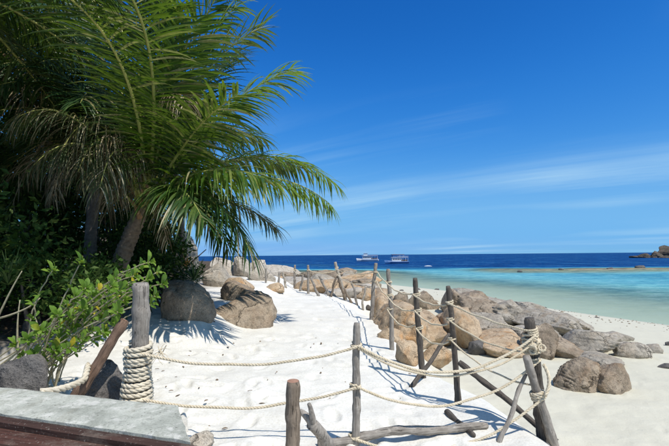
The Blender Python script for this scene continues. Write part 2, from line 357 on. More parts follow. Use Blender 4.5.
m_leaf('palm_leaf', [(0.0, (0.022, 0.065, 0.008)), (0.5, (0.055, 0.120, 0.014)), (0.84, (0.12, 0.19, 0.028)), (0.93, (0.30, 0.29, 0.10)), (1.0, (0.46, 0.40, 0.22))], (0.30, 0.46, 0.03), 0.30, 0.32, 0.6, (0.24, 0.20, 0.08))
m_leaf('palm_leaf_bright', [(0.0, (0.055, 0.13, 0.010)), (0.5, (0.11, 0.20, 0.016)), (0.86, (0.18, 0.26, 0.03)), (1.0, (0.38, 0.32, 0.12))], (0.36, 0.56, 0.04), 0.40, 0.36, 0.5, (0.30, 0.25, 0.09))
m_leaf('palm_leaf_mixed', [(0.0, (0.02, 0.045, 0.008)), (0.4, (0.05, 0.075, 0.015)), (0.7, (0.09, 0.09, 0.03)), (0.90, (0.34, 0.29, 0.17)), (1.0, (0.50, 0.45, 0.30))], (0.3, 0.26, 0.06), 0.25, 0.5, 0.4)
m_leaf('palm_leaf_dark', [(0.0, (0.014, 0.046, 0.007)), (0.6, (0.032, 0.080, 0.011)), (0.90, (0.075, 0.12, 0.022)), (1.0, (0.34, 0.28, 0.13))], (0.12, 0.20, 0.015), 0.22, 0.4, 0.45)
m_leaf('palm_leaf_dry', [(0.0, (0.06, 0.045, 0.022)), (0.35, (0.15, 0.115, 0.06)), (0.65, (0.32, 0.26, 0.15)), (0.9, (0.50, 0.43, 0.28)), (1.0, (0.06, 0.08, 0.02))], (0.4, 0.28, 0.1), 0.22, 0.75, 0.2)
m_leaf('shrub_leaf', [(0.0, (0.07, 0.15, 0.018)), (0.5, (0.13, 0.25, 0.03)), (0.93, (0.22, 0.34, 0.05)), (0.97, (0.50, 0.40, 0.03))], (0.42, 0.58, 0.05), 0.38, 0.5, 0.35)
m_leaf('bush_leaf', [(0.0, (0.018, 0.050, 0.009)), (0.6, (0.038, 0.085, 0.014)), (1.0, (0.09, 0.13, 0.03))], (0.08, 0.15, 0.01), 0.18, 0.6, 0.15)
m_leaf('agave_leaf', [(0.0, (0.06, 0.12, 0.035)), (1.0, (0.16, 0.22, 0.07))], (0.2, 0.3, 0.05), 0.15, 0.4)
m_leaf('orange_leaf', [(0.0, (0.45, 0.17, 0.03)), (1.0, (0.62, 0.33, 0.05))], (0.6, 0.3, 0.05), 0.3)
m_plain('shrub_stem', (0.26, 0.22, 0.13), (0.50, 0.45, 0.30), 24, 0.8, 0.4, 0.004)
m_plain('stem_dark', (0.06, 0.05, 0.04), (0.15, 0.125, 0.10), 14, 0.9, 0.5, 0.01)
m_plain('boat_white', (0.48, 0.52, 0.57), (0.62, 0.65, 0.68), 2, 0.4, 0.0)
m_plain('boat_blue', (0.03, 0.10, 0.26), (0.05, 0.15, 0.34), 2, 0.4, 0.0)
m_plain('boat_dark', (0.03, 0.05, 0.08), (0.06, 0.08, 0.11), 2, 0.3, 0.0)  # dark tone of the windows and tank racks
m_plain('boat_brown', (0.22, 0.11, 0.06), (0.34, 0.18, 0.10), 2, 0.5, 0.0)
m_plain('dry_leaf', (0.09, 0.06, 0.04), (0.24, 0.17, 0.11), 30, 0.8, 0.3)
m_plain('coral_stone', (0.50, 0.47, 0.42), (0.72, 0.69, 0.62), 30, 0.9, 0.8, 0.01)

# ------------------------------------------------------------------ mesh helpers
def mesh(name, V, F, mat=None, smoothf=True):
    me = bpy.data.meshes.new(name)
    V = np.asarray(V, np.float32); 
    if isinstance(F, np.ndarray):
        n = F.shape[1]
        me.vertices.add(len(V)); me.vertices.foreach_set('co', V.ravel())
        me.loops.add(F.size); me.loops.foreach_set('vertex_index', F.ravel().astype(np.int32))
        me.polygons.add(len(F)); me.polygons.foreach_set('loop_start', np.arange(0, F.size, n, dtype=np.int32))
        me.update(calc_edges=True); me.validate()
    else:
        me.from_pydata([tuple(map(float, v)) for v in V], [], F); me.update()
    if smoothf and len(me.polygons): me.polygons.foreach_set('use_smooth', [True] * len(me.polygons))
    if mat: me.materials.append(MATS[mat])
    return me
def obj(name, me, parent=None, label=None, cat=None, group=None, kind=None, loc=None, mw=None):
    o = bpy.data.objects.new(name, me); COL.objects.link(o)
    if mw is not None: o.matrix_basis = mw
    elif loc is not None: o.location = tuple(map(float, loc))
    if parent is not None: o.parent = parent
    for k, v in (('label', label), ('category', cat), ('group', group), ('kind', kind)):
        if v: o[k] = v
    return o
def thing(name, label, cat, loc=(0, 0, 0), group=None): return obj(name, None, None, label, cat, group, None, loc)
class MB:
    def __init__(s): s.V = []; s.F = []; s.c = 0
    def add(s, V, F):
        V = np.asarray(V, float); s.V.append(V); b = s.c
        s.F += [tuple(i + b for i in f) for f in F]; s.c += len(V)
    def mesh(s, name, mat, sm=True): return mesh(name, np.concatenate(s.V), s.F, mat, sm)
def frames(pts):
    pts = np.asarray(pts, float); T = np.gradient(pts, axis=0); T /= np.linalg.norm(T, axis=1)[:, None] + 1e-12
    ref = np.array([0, 0, 1.0]) if abs(T[0][2]) < 0.9 else np.array([1.0, 0, 0])
    A = np.zeros_like(pts); a = unit(np.cross(T[0], ref))
    for i in range(len(pts)):
        a = unit(a - T[i] * (a @ T[i])); A[i] = a
    return T, A, np.cross(T, A)
def tube(mb, pts, rad, sides=8, caps=True, rough=0.0, seed=0.0):
    pts = np.asarray(pts, float); n = len(pts); rad = np.broadcast_to(np.asarray(rad, float), (n,))
    T, A, B = frames(pts); th = np.linspace(0, 2 * math.pi, sides, endpoint=False)
    ring = A[:, None] * np.cos(th)[None, :, None] + B[:, None] * np.sin(th)[None, :, None]
    R = np.repeat(rad[:, None], sides, 1)
    if rough:
        q = (pts[:, None] * np.array([1, 1, 1]) + ring * 0.06).reshape(-1, 3)
        R = R * (1 + rough * (noise3(q, 9.0, seed).reshape(n, sides) * 1.0 + noise3(q, 24.0, seed + 9).reshape(n, sides) * 0.6))
    V = (pts[:, None] + ring * R[:, :, None]).reshape(-1, 3)
    F = [(i * sides + j, i * sides + (j + 1) % sides, (i + 1) * sides + (j + 1) % sides, (i + 1) * sides + j) for i in range(n - 1) for j in range(sides)]
    if caps: F += [tuple(range(sides - 1, -1, -1)), tuple((n - 1) * sides + j for j in range(sides))]
    mb.add(V, F)
def bez(p0, p1, p2, n):
    t = np.linspace(0, 1, n)[:, None]; return (1 - t) ** 2 * p0 + 2 * t * (1 - t) * p1 + t * t * p2
def axis_matrix(p0, p1):
    d = Vector(p1) - Vector(p0); q = d.to_track_quat('Z', 'Y')
    return Matrix.Translation(Vector(p0)) @ q.to_matrix().to_4x4(), d.length
def pole(name, p0, p1, r0, r1, mat, label, cat='post', group=None, bend=0.02, seed=0, sides=14, parent=None, knots=2, cut=None):
    """a crooked tapered timber from p0 to p1, modelled along its own z axis"""
    p0 = np.asarray(p0, float); p1 = np.asarray(p1, float)
    M, L = axis_matrix(p0, p1); n = max(10, int(L / 0.035)); t = np.linspace(0, 1, n); rs = np.random.default_rng(seed + 100)
    ph = rs.uniform(0, 6, 4)
    x = bend * (np.sin(t * 3.1 + ph[0]) - np.sin(ph[0])) + 0.4 * bend * np.sin(t * 8 + ph[1]) * t * (1 - t) * 4
    y = bend * (np.sin(t * 2.7 + ph[2]) - np.sin(ph[2])) + 0.4 * bend * np.sin(t * 9 + ph[3]) * t * (1 - t) * 4
    x -= t * x[-1]; y -= t * y[-1]
    r = r0 + (r1 - r0) * t
    for k in range(knots):
        c = rs.uniform(0.1, 0.9); r = r * (1 + 0.16 * np.exp(-((t - c) * L / 0.05) ** 2))
    r[-1] *= 0.86
    mb = MB(); tube(mb, np.stack([x, y, t * L], 1), r, sides, True, 0.22, seed * 3.3)
    me = mb.mesh(name, mat)
    o = obj(name, me, parent, None if parent else label, None if parent else cat, group, None, None, M)
    if cut:
        th = np.linspace(0, 2 * math.pi, sides, endpoint=False)
        V = [(0, 0, L + 0.004)] + [(r[-1] * 0.99 * math.cos(a), r[-1] * 0.99 * math.sin(a), L + 0.001) for a in th]
        obj('cut_end', mesh('cut_end', V, [(0, 1 + j, 1 + (j + 1) % sides) for j in range(sides)], cut, False), o)
    o['_p0'] = list(map(float, p0)); o['_p1'] = list(map(float, p1)); o['_r'] = (r0 + r1) / 2
    return o
def on_pole(o, py):
    p0 = np.array(o['_p0']); p1 = np.array(o['_p1']); ts = np.linspace(0, 1, 300)
    P = p0 + (p1 - p0) * ts[:, None]; ys = np.array([proj(p)[1] for p in P])
    return P[np.argmin(abs(ys - py))]
def rope_path(mb, pts, r):
    """three laid strands twisted around a path"""
    pts = np.asarray(pts, float); seg = np.linalg.norm(np.diff(pts, axis=0), axis=1); s = np.concatenate([[0], np.cumsum(seg)])
    n = max(8, int(s[-1] / (r * 0.9))); q = np.linspace(0, s[-1], n)
    P = np.stack([np.interp(q, s, pts[:, k]) for k in range(3)], 1)
    T, A, B = frames(P)
    for k in range(3):
        a = q / (r * 6.5) * 2 * math.pi + k * 2.0944
        tube(mb, P + (A * np.cos(a)[:, None] + B * np.sin(a)[:, None]) * r * 0.5, r * 0.56, 5, True)
def coil_pts(c, ax, R, turns, pitch, ph=0.0):
    ax = unit(ax); u = unit(np.cross(ax, [0.3, 0.9, 0.1])); v = np.cross(ax, u)
    a = np.linspace(0, turns * 2 * math.pi, int(turns * 22) + 2)
    return c + (np.cos(a + ph)[:, None] * u + np.sin(a + ph)[:, None] * v) * R + ax * (a / (2 * math.pi) * pitch)[:, None]
def rope(label, A, pa, B, pb, sag_px, r=0.016, mat='rope_fibre', group='ropes of the beach fence', wrapA=True, wrapB=False, seed=0, n=40):
    a = on_pole(A, pa) if not isinstance(A, np.ndarray) else A
    b = on_pole(B, pb) if not isinstance(B, np.ndarray) else B
    rs = np.random.default_rng(seed + 5); d = unit(b - a)
    for o, sg in ((A, 1), (B, -1)):
        if not isinstance(o, np.ndarray):
            off = np.cross([0, 0, 1], d); rr = o['_r'] * 1.05 + r
            side = -1 if (off @ np.array([0, -1, 0])) < 0 else 1
            if sg == 1: a = a + off * side * rr
            else: b = b + off * side * rr
    t = np.linspace(0, 1, n); P = a + (b - a) * t[:, None]
    mid = proj((a + b) / 2); sag = sag_px * mid[2] / FPX
    P[:, 2] -= sag * 4 * t * (1 - t) + 0.006 * np.sin(t * 19 + rs.uniform(0, 6)) * np.sin(t * math.pi) 
    P[:, 1] += 0.012 * np.sin(t * 11 + rs.uniform(0, 6)) * np.sin(t * math.pi)
    mb = MB(); rope_path(mb, P, r)
    for o, w, py in ((A, wrapA, pa), (B, wrapB, pb)):
        if w and not isinstance(o, np.ndarray):
            ax = np.array(o['_p1']) - np.array(o['_p0'])
            rope_path(mb, coil_pts(on_pole(o, py) - unit(ax) * r * 1.4, ax, o['_r'] * 0.95 + r * 0.8, 1.6, r * 2.0, rs.uniform(0, 6)), r * 0.95)
    return obj('rope', mb.mesh('rope', mat), None, label, 'rope', group)
_ico = {}
def ico(sub):
    if sub not in _ico:
        import bmesh
        bm = bmesh.new(); bmesh.ops.create_icosphere(bm, subdivisions=sub, radius=1.0)
        _ico[sub] = (np.array([v.co[:] for v in bm.verts]), np.array([[v.index for v in f.verts] for f in bm.faces])); bm.free()
    return _ico[sub]
def rock_mesh(dims, seed, mat, sub=5, planes=13, cracks=0.0, strata=0.0, rough=1.0, ridge=0.0, fur=0.0):
    V, F = ico(sub); V = V.copy(); rs = np.random.default_rng(seed)
    V *= (1 + 0.30 * rough * fbm(V, 0.9, 2, seed * 1.7))[:, None]
    for k in range(planes):                                    # joint faces of the granite
        n = unit(rs.normal(size=3) * [1, 1, .8]); h = rs.uniform(0.42, 0.80); d = V @ n - h
        V -= n * (np.clip(d, 0, None) * rs.uniform(0.72, 0.97))[:, None]
    V *= (1 + 0.10 * rough * fbm(V, 2.2, 3, seed * 2.3))[:, None]
    q = V + 0.22 * np.stack([noise3(V, 1.5, seed + k * 7) for k in range(3)], 1)
    if cracks:
        c = noise3(q * np.array([1.0, 1.0, 0.35]), 1.7, seed + 3.0)
        V *= (1 - cracks * np.exp(-(c / 0.045) ** 2) - cracks * 0.6 * np.exp(-(noise3(q * np.array([0.4, 1, 1]), 2.3, seed + 31.0) / 0.04) ** 2))[:, None]
    if strata:
        w = V @ unit([0.25, 0.1, 1.0]) * 6 + 1.6 * noise3(V, 1.2, seed + 5)
        V *= (1 + strata * (np.abs((w % 1) - 0.5) - 0.25) * np.clip(.6 + 1.5 * noise3(V, 1.6, seed + 8), 0, 1.4))[:, None]
    if fur:                                                    # weathered flutes running down the face
        w = (V @ unit([1.0, .25, .45])) * 7 + 1.4 * noise3(V, 1.1, seed + 15)
        V *= (1 - fur * np.clip(1 - np.abs((w % 1) - 0.5) * 3.4, 0, 1) ** 1.5 * np.clip(.5 + 1.6 * noise3(V, 1.3, seed + 18), 0, 1.3))[:, None]
    V *= (1 + 0.04 * rough * fbm(V, 5.0, 4, seed + 40, .6))[:, None]
    V = V / np.abs(V).max(0)
    V = V * np.asarray(dims) * 0.5
    return mesh('rock', V, F, mat)
def rock_px(x0, x1, yt, yb, label, mat='granite_grey', seed=1, sub=4, thick=0.9, sink=0.28, rotz=0.0, group=None, name='boulder', cat='boulder', depth=None, **k):
    cxp = (x0 + x1) / 2
    g = ground(cxp, yb) if depth is None else at(cxp, yb, depth)
    d = (g - CAM) @ fwd
    w = (x1 - x0) * d / FPX; h = (yb - yt) * d / FPX
    ty = w * thick; dirv = unit([px_ray(cxp, yb)[0], px_ray(cxp, yb)[1], 0])
    # seen from above: part of the pixel height is the top face
    slope = (CAM[2] - g[2]) / d
    h3 = max(0.06, h - slope * ty * 0.45)
    H = h3 * (1 + 2 * sink)
    loc = g + dirv * ty * 0.42; loc[2] = g[2] + h3 - H / 2
    base = gz(loc[0], loc[1])
    if loc[2] - H * 0.42 > base and depth is None: loc[2] = base + H * 0.34
    me = rock_mesh((w * 1.04, ty, H), seed, mat, sub, **k)
    me.name = name
    o = obj(name, me, None, label, cat, group, None, loc); o.rotation_euler = (0, 0, rotz)
    return o
def part(name, me, root, kind=None, label=None):
    """mesh in world coordinates under a thing's Empty"""
    o = obj(name, me, root, label, None, None, kind)
    if root is not None and root.parent is None: o.location = -root.location
    return o

# ------------------------------------------------------------------ ground sheet and sea
def polar(r_in):
    a = np.concatenate([np.arange(-180, -56, 4.0), np.arange(-56, 56, 0.25), np.arange(56, 180, 4.0)]) * math.pi / 180
    r = [r_in]
    while r[-1] < 40: r.append(r[-1] * 1.008)
    while r[-1] < 250: r.append(r[-1] * 1.018)
    while r[-1] < 12000: r.append(r[-1] * 1.05)
    r = np.array(r); A, R = np.meshgrid(a, r)
    X = (np.sin(A) * R); Y = (np.cos(A) * R); na = len(a); nr = len(r)
    i, j = np.meshgrid(np.arange(nr - 1), np.arange(na), indexing='ij'); j2 = (j + 1) % na
    F = np.stack([i * na + j, (i + 1) * na + j, (i + 1) * na + j2, i * na + j2], -1).reshape(-1, 4)
    return X.ravel(), Y.ravel(), F[:, ::-1]
X, Y, F = polar(0.9)
Z = terrain(X, Y); _, REEF, SD = terrain_raw(X, Y)
near = (X ** 2 + Y ** 2) < 30 ** 2
idx = np.where(near)[0]
for (fx, fy, fa, dp) in FEET:                                 # trodden dimples with a raised rim
    dxx = X[idx] - fx; dyy = Y[idx] - fy; m = (abs(dxx) < 0.35) & (abs(dyy) < 0.35)
    c, s = math.cos(fa), math.sin(fa); u = (dxx[m] * c + dyy[m] * s) / 0.15; v = (-dxx[m] * s + dyy[m] * c) / 0.07
    q = u * u + v * v
    Z[idx[m]] += -dp * np.exp(-q ** 1.5) + dp * 0.45 * np.exp(-(np.sqrt(q) - 1.5) ** 2 * 5)
me = mesh('sand_beach', np.stack([X, Y, Z], 1), F, 'sand')
at_ = me.attributes.new('reef', 'FLOAT', 'POINT'); at_.data.foreach_set('value', (REEF * (Z < 0.6)).astype(np.float32))
obj('sand_beach', me, kind='structure')
keep = (Z[F].min(1) < 0.06) & ((X[F[:, 0]] ** 2 + Y[F[:, 0]] ** 2) > 100)
used = np.unique(F[keep]); remap = -np.ones(len(X), int); remap[used] = np.arange(len(used))
WF = remap[F[keep]]
me = mesh('sea_water', np.stack([X[used], Y[used], np.zeros(len(used))], 1), WF, 'sea_water')
dep = np.clip(-Z[used], 0, 50)
me.attributes.new('depth', 'FLOAT', 'POINT').data.foreach_set('value', dep.astype(np.float32))
sdu = SD[used]
weed = np.exp(-((sdu - 13.5) / 4.0) ** 2) + 0.7 * np.exp(-((sdu - 46) / 12.0) ** 2)
me.attributes.new('weed', 'FLOAT', 'POINT').data.foreach_set('value', np.clip(weed, 0, 1).astype(np.float32))
obj('sea_water', me, kind='structure')

# ------------------------------------------------------------------ concrete ledge of the terrace
ZL = 3.0
def on_z(px, py, z): d = px_ray(px, py); return CAM + d * ((z - CAM[2]) / d[2])
c_fl, c_fr, c_nr, c_nl = on_z(0, 386, ZL), on_z(178, 405, ZL), on_z(190, 440, ZL), on_z(0, 412, ZL)
dl = unit(c_fl - c_fr)                                          # runs to the left
c_fl = c_fr + dl * 4.2
dn = unit(c_nl - c_nr); c_nl = c_nr + dn * 4.2
def slab_mesh(name, quad, z0, z1, mat, nu=60, nv=10, amp=0.004, chip=0.010):
    """a thick slab over a four-cornered plan with uneven, worn edges"""
    a, b, c, d = [np.array(q[:2]) for q in quad]
    us = np.linspace(0, 1, nu); vs = np.linspace(0, 1, nv); V = []; F = []
    for lay in (1, 0):
        for v in vs:
            for u in us:
                p = (a * (1 - u) + b * u) * (1 - v) + (d * (1 - u) + c * u) * v
                e = 1.0 if (u in (0, 1) or v in (0, 1)) else 0.0
                nz = noise3(np.array([[p[0], p[1], lay]]), 9.0, 3.0)[0]
                q = p + (np.array([noise3(np.array([[p[0], p[1], lay * .1]]), 7.0, 21.0)[0], noise3(np.array([[p[0], p[1], lay * .1]]), 7.0, 51.0)[0]]) * chip * e)
                V.append((q[0], q[1], (z1 if lay else z0) + amp * nz - (0.008 * e if lay else 0)))
    n = nu * nv
    I = lambda l, j, i: l * n + j * nu + i
    for j in range(nv - 1):
        for i in range(nu - 1):
            F.append((I(0, j, i), I(0, j + 1, i), I(0, j + 1, i + 1), I(0, j, i + 1)))
            F.append((I(1, j, i), I(1, j, i + 1), I(1, j + 1, i + 1), I(1, j + 1, i)))
    for i in range(nu - 1):
        F.append((I(0, 0, i), I(0, 0, i + 1), I(1, 0, i + 1), I(1, 0, i)))
        F.append((I(0, nv - 1, i), I(1, nv - 1, i), I(1, nv - 1, i + 1), I(0, nv - 1, i + 1)))
    for j in range(nv - 1):
        F.append((I(0, j, 0), I(1, j, 0), I(1, j + 1, 0), I(0, j + 1, 0)))
        F.append((I(0, j, nu - 1), I(0, j + 1, nu - 1), I(1, j + 1, nu - 1), I(1, j, nu - 1)))
    return mesh(name, V, F, mat, False)
lr = thing('terrace_ledge', 'weathered grey concrete ledge with dark brown boards along its near side', 'ledge', (c_nr[0], c_nr[1], 2.0))
part('concrete_top', slab_mesh('concrete_top', (c_fl, c_fr, c_nr, c_nl), 2.84, ZL, 'concrete', 90, 12, 0.008, 0.018), lr)
pn = unit(np.cross(dn, [0, 0, 1])); pn = pn if pn[1] < 0 else -pn
def strip(o0, o1, ext=0.0):
    return (c_nl + pn * o0, c_nr + pn * o0 - dn * ext, c_nr + pn * o1 - dn * ext, c_nl + pn * o1)
part('fascia_board', slab_mesh('fascia_board', strip(0.004, 0.085, 0.05), 2.80, 2.985, 'board_paint', 60, 3, 0.002, 0.003), lr)
part('step_board', slab_mesh('step_board', strip(0.092, 0.26, 0.05), 2.80, 2.955, 'board_red', 60, 3, 0.002, 0.003), lr)
part('step_board', slab_mesh('step_board', strip(0.268, 0.46, 0.05), 2.80, 2.955, 'board_red', 60, 3, 0.002, 0.003), lr)
part('footing', slab_mesh('footing', (c_fl - [0, .10, 0], c_fr + dl * .06 - [0, .10, 0], c_nr + dl * .06, c_nl), 1.9, 2.838, 'concrete', 40, 4, 0.004, 0.012), lr)

# ------------------------------------------------------------------ fence posts
FG = 'driftwood posts of the rope fence'
def post_px(xb, yb, xt, yt, w_px, mat, label, seed, taper=0.8, sink=0.35, dd=0.0, **k):
    g = ground(xb, yb); d = (g - CAM) @ fwd
    top = at(xt, yt, d + dd); ax = unit(top - g)
    r = w_px * d / FPX / 2
    return pole('fence_post', g - ax * sink, top, r, r * taper, mat, label, 'post', FG, seed=seed, **k)
def post_d(xt, yt, xb, yb, depth, zb, w_px, mat, label, seed, taper=0.85, **k):
    top = at(xt, yt, depth); low = at(xb, yb, depth); ax = unit(top - low); L = (top[2] - zb) / ax[2]
    r = w_px * depth / FPX / 2
    return pole('fence_post', top - ax * L, top, r, r * taper, mat, label, 'post', FG, seed=seed, **k)
P140 = post_d(141, 283, 137, 395, 4.2, 2.0, 17, 'wood_grey', 'thick pale grey post wrapped in rope behind the concrete ledge', 1, 0.92, bend=0.012)
P356 = post_d(357, 323, 354, 440, 4.2, 1.8, 8.5, 'wood_grey', 'thin grey crooked post carrying three ropes beside the white sand', 2, bend=0.02)
P293 = post_d(293, 381, 293, 446, 3.3, 1.8, 14.5, 'wood_brown', 'stout short brown post with reddish sawn top', 3, 0.96, bend=0.006, cut='cut_end')
PA = post_d(529, 318, 541, 428, 4.7, 1.6, 12, 'wood_dark', 'thick dark corner post with bundled rope near its top', 4, 0.85, bend=0.015)
PA2 = post_d(526, 356, 554, 446, 4.55, 1.5, 9, 'wood_grey', 'grey slanted prop leaning on the dark corner post', 5, 0.9, bend=0.015)
PB = post_px(457, 404, 448, 286, 6.5, 'wood_dark', 'dark leaning fence post with the long brace pole at its foot', 6, 0.75)
PC = post_px(424, 378, 415, 278, 6.5, 'wood_dark', 'dark fence post crossed by a slanting stick above orange rocks', 7, 0.75)
PD = post_px(392, 350, 388, 269, 5.0, 'wood_grey', 'thin grey upright post in front of the orange boulders', 8, 0.8)
PE = post_px(371, 320, 376, 263, 4.2, 'wood_grey', 'tall grey post where the white sand drops to the rocks', 9, 0.8)
PF = post_px(346, 300, 335, 262, 3.6, 'wood_pale', 'pale post leaning away at the rim of the white sand', 10, 0.8)
PG = post_px(308, 294, 308, 265, 2.8, 'wood_grey', 'small grey upright post beside two slanting sticks', 11, 0.8)
PH = post_px(294, 288, 295, 265, 2.5, 'wood_grey', 'small far post standing among the tan shore rocks', 12, 0.8)
PI_ = post_px(253, 280, 253, 262, 2.2, 'wood_grey', 'farthest small post by the pale rounded boulders', 13, 0.8)
PJ = post_px(279, 286, 279, 272, 2.2, 'wood_grey', 'short stubby far post between the tan shore rocks', 14, 0.8)
PK = post_px(266, 283, 266, 268, 2.0, 'wood_grey', 'thin far post at the foot of the pale boulders', 15, 0.8)

# sticks and driftwood
def stick(x0, y0, d0, x1, y1, d1, w, mat, label, seed, group='loose sticks and driftwood', name='driftwood_stick', r1=0.75, **k):
    a = ground(x0, y0) if d0 is None else at(x0, y0, d0)
    dA = (a - CAM) @ fwd
    b = (ground(x1, y1) if d1 == 'g' else at(x1, y1, dA if d1 is None else d1))
    r = w * dA / FPX / 2
    if d1 == 'g': a = a + [0, 0, r * .7]; b = b + [0, 0, r * .7]
    return pole(name, a, b, r, r * r1, mat, label, 'driftwood', group, seed=seed, **k)
dB = (np.array(PB['_p0']) - CAM) @ fwd; dC = (np.array(PC['_p0']) - CAM) @ fwd
stick(557, 442, 4.72, 459, 362, dB - 0.1, 5.5, 'wood_dark', 'long dark brace pole running down from the leaning post to the corner post', 21, r1=1.2, name='brace_pole')
stick(497, 448, 4.3, 526, 374, 4.62, 5, 'wood_grey', 'thin grey stick propped up against the dark corner post', 22)
stick(411, 388, None, 449, 334, dC + 0.25, 5, 'wood_dark', 'dark stick slanting across the foot of two fence posts', 23)
log1 = stick(318, 448, None, 487, 429, 'g', 9.5, 'wood_grey', 'long grey driftwood log lying on the sand below the rope fence', 24, r1=0.85, name='driftwood_log', bend=0.05, knots=5)
stick(447, 414, None, 474, 438, 'g', 6, 'wood_dark', 'short dark stick lying across the end of the driftwood log', 25)
stick(343, 283, None, 369, 311, 'g', 4, 'wood_dark', 'dark thick stick slanting down the rim beside the pale leaning post', 26)
stick(345, 300, None, 338, 276, None, 3.4, 'wood_brown', 'brown crooked stick crossing the pale leaning post', 27, bend=0.05)
stick(319, 296, None, 311, 277, None, 2.8, 'wood_grey', 'grey slanting stick next to the small upright post', 28, bend=0.04)
stick(329, 296, None, 319, 276, None, 2.8, 'wood_grey', 'longer slanting stick further from the small upright post', 29, bend=0.04)
stick(352, 298, None, 372, 291, None, 2.5, 'wood_dark', 'thin dark branch reaching from the rim to the tall grey post', 30, bend=0.06)
for k, (x0, y0, x1, y1) in enumerate(((357, 305, 351, 281), (363, 310, 366, 286), (331, 297, 336, 277), (300, 291, 303, 275), (286, 288, 283, 272), (352, 303, 344, 288))):
    stick(x0, y0, None, x1, y1, None, 2.4, ['wood_grey', 'wood_pale', 'wood_brown'][k % 3], 'thin crooked stick set in the sand rim between the far fence posts', 300 + k, group='thin sticks between the far fence posts', bend=.05)
# forked driftwood branch
fr = ground(335, 452); fm = at(312, 424, 3.75); 
fb = thing('driftwood_branch', 'grey forked driftwood branch leaning beside the stout brown post', 'driftwood', fr, 'loose sticks and driftwood')
mb = MB(); tube(mb, bez(fr - [0, 0, .1], (fr + fm) / 2 + [0.05, 0, -.02], fm, 16), np.linspace(.062, .05, 16), 12, True, .25, 4)
part('limb', mb.mesh('limb', 'wood_grey'), fb)
for (x, y, dd, r) in ((300, 411, 3.8, .038), (309, 404, 3.7, .028)):
    mb = MB(); e = at(x, y, dd); tube(mb, bez(fm - (fm - fr) * .08, (fm + e) / 2 + [.01, 0, .02], e, 10), np.linspace(r * 1.1, r * .6, 10), 10, True, .25, 7)
    part('fork', mb.mesh('fork', 'wood_grey'), fb)
# leaning stake by the wrapped post
s0, s1 = at(84, 384, 4.3), at(125, 320, 4.5)
stk = pole('wooden_stake', s0 - (s1 - s0) * .25, s1, .058, .046, 'stake_red', 'leaning reddish brown stake with sawn end beside the rope-wrapped post', 'stake', None, 0.01, 31, cut='cut_end')

# ------------------------------------------------------------------ ropes
def R(*a, **k): return rope(*a, **k)
R('upper sagging rope from the wrapped post across the white sand', P140, 350, P356, 346, 15.0, r=0.0137, wrapA=False, wrapB=True, seed=1)
R('lower sagging rope from the wrapped post across the white sand', P140, 394, P356, 386, 14.5, r=0.0137, wrapA=False, wrapB=True, seed=2)
R('thick upper rope from the thin grey post to the corner post', P356, 345, PA, 334, 31.0, r=0.0144, wrapA=False, wrapB=True, seed=3)
R('second strand hanging close under the thick upper rope', P356, 347, PA, 340, 31.0, r=0.0115, wrapA=False, wrapB=True, seed=4)
R('middle rope from the thin grey post to the corner post', P356, 385, PA, 360, 30.0, r=0.0137, wrapA=False, wrapB=True, seed=5)
R('lowest rope from the thin grey post to the slanted prop', P356, 437, PA2, 397, 28.0, r=0.0137, wrapA=True, wrapB=True, seed=6)
R('top rope between the dark corner post and the dark leaning post', PB, 302, PA, 330, 3.0, r=0.0122, wrapB=True, seed=7)
R('middle rope between the dark corner post and the dark leaning post', PB, 319, PA, 352, 7.0, r=0.0108, seed=8)
R('bottom rope between the dark corner post and the dark leaning post', PB, 339, PA, 384, 9.0, r=0.0108, seed=9)
for k, (p, q, label) in enumerate(((PC, PB, 'between the dark leaning post and the post with the slanting stick'), (PD, PC, 'between the thin upright post and the post with the slanting stick'),
                                   (PE, PD, 'between the thin upright post and the tall grey post'), (PF, PE, 'between the pale leaning post and the tall grey post'))):
    ya = proj(p['_p1'])[1]; yb = proj(q['_p1'])[1]; la = proj(p['_p0'])[1] - ya; lb = proj(q['_p0'])[1] - yb
    for j, (f1, f2, nm) in enumerate(((.13, .13, 'top rope '), (.26, .26, 'middle rope '), (.40, .38, 'bottom rope '))[:3 if k < 2 else 2]):
        R(nm + label, p, ya + la * f1, q, yb + lb * f2, 4.0 + 2 * j, r=.0125, seed=20 + k * 4 + j, wrapA=True)
for k, (p, q, label) in enumerate(((PG, PF, 'rope from the small upright post to the pale leaning post'), (PH, PG, 'rope linking the two small far posts above tan rocks'))):
    ya = proj(p['_p1'])[1]; yb = proj(q['_p1'])[1]
    R(label, p, ya + 5, q, yb + 7, 3.5, r=.015, seed=50 + k, n=24)
# rope bundle on the corner post
mb = MB(); ax = np.array(PA['_p1']) - np.array(PA['_p0'])
rope_path(mb, coil_pts(on_pole(PA, 352), ax, PA['_r'] + .022, 4.0, .034), .020)
tmp = on_pole(PA, 344)
for k in range(7):
    c = tmp + np.array([rng.uniform(-.05, .07), -.085 + rng.uniform(-.03, .02), rng.uniform(-.09, .05)])
    rope_path(mb, coil_pts(c, unit(rng.normal(size=3)), rng.uniform(.025, .045), 1.4, .01), .012)
pa, pb = on_pole(PA, 362) + [.05, -.11, 0], on_pole(PA2, 393) + [.03, -.10, 0]
rope_path(mb, bez(pa, (pa + pb) / 2 + [.09, -.03, 0], pb, 14), .019)
rope_path(mb, coil_pts(on_pole(PA2, 398), np.array(PA2['_p1']) - np.array(PA2['_p0']), PA2['_r'] + .02, 2.4, .03), .018)
obj('rope_knot', mb.mesh('rope_knot', 'rope_fibre'), None, 'tangled knot of rope tied round the dark corner post', 'rope')
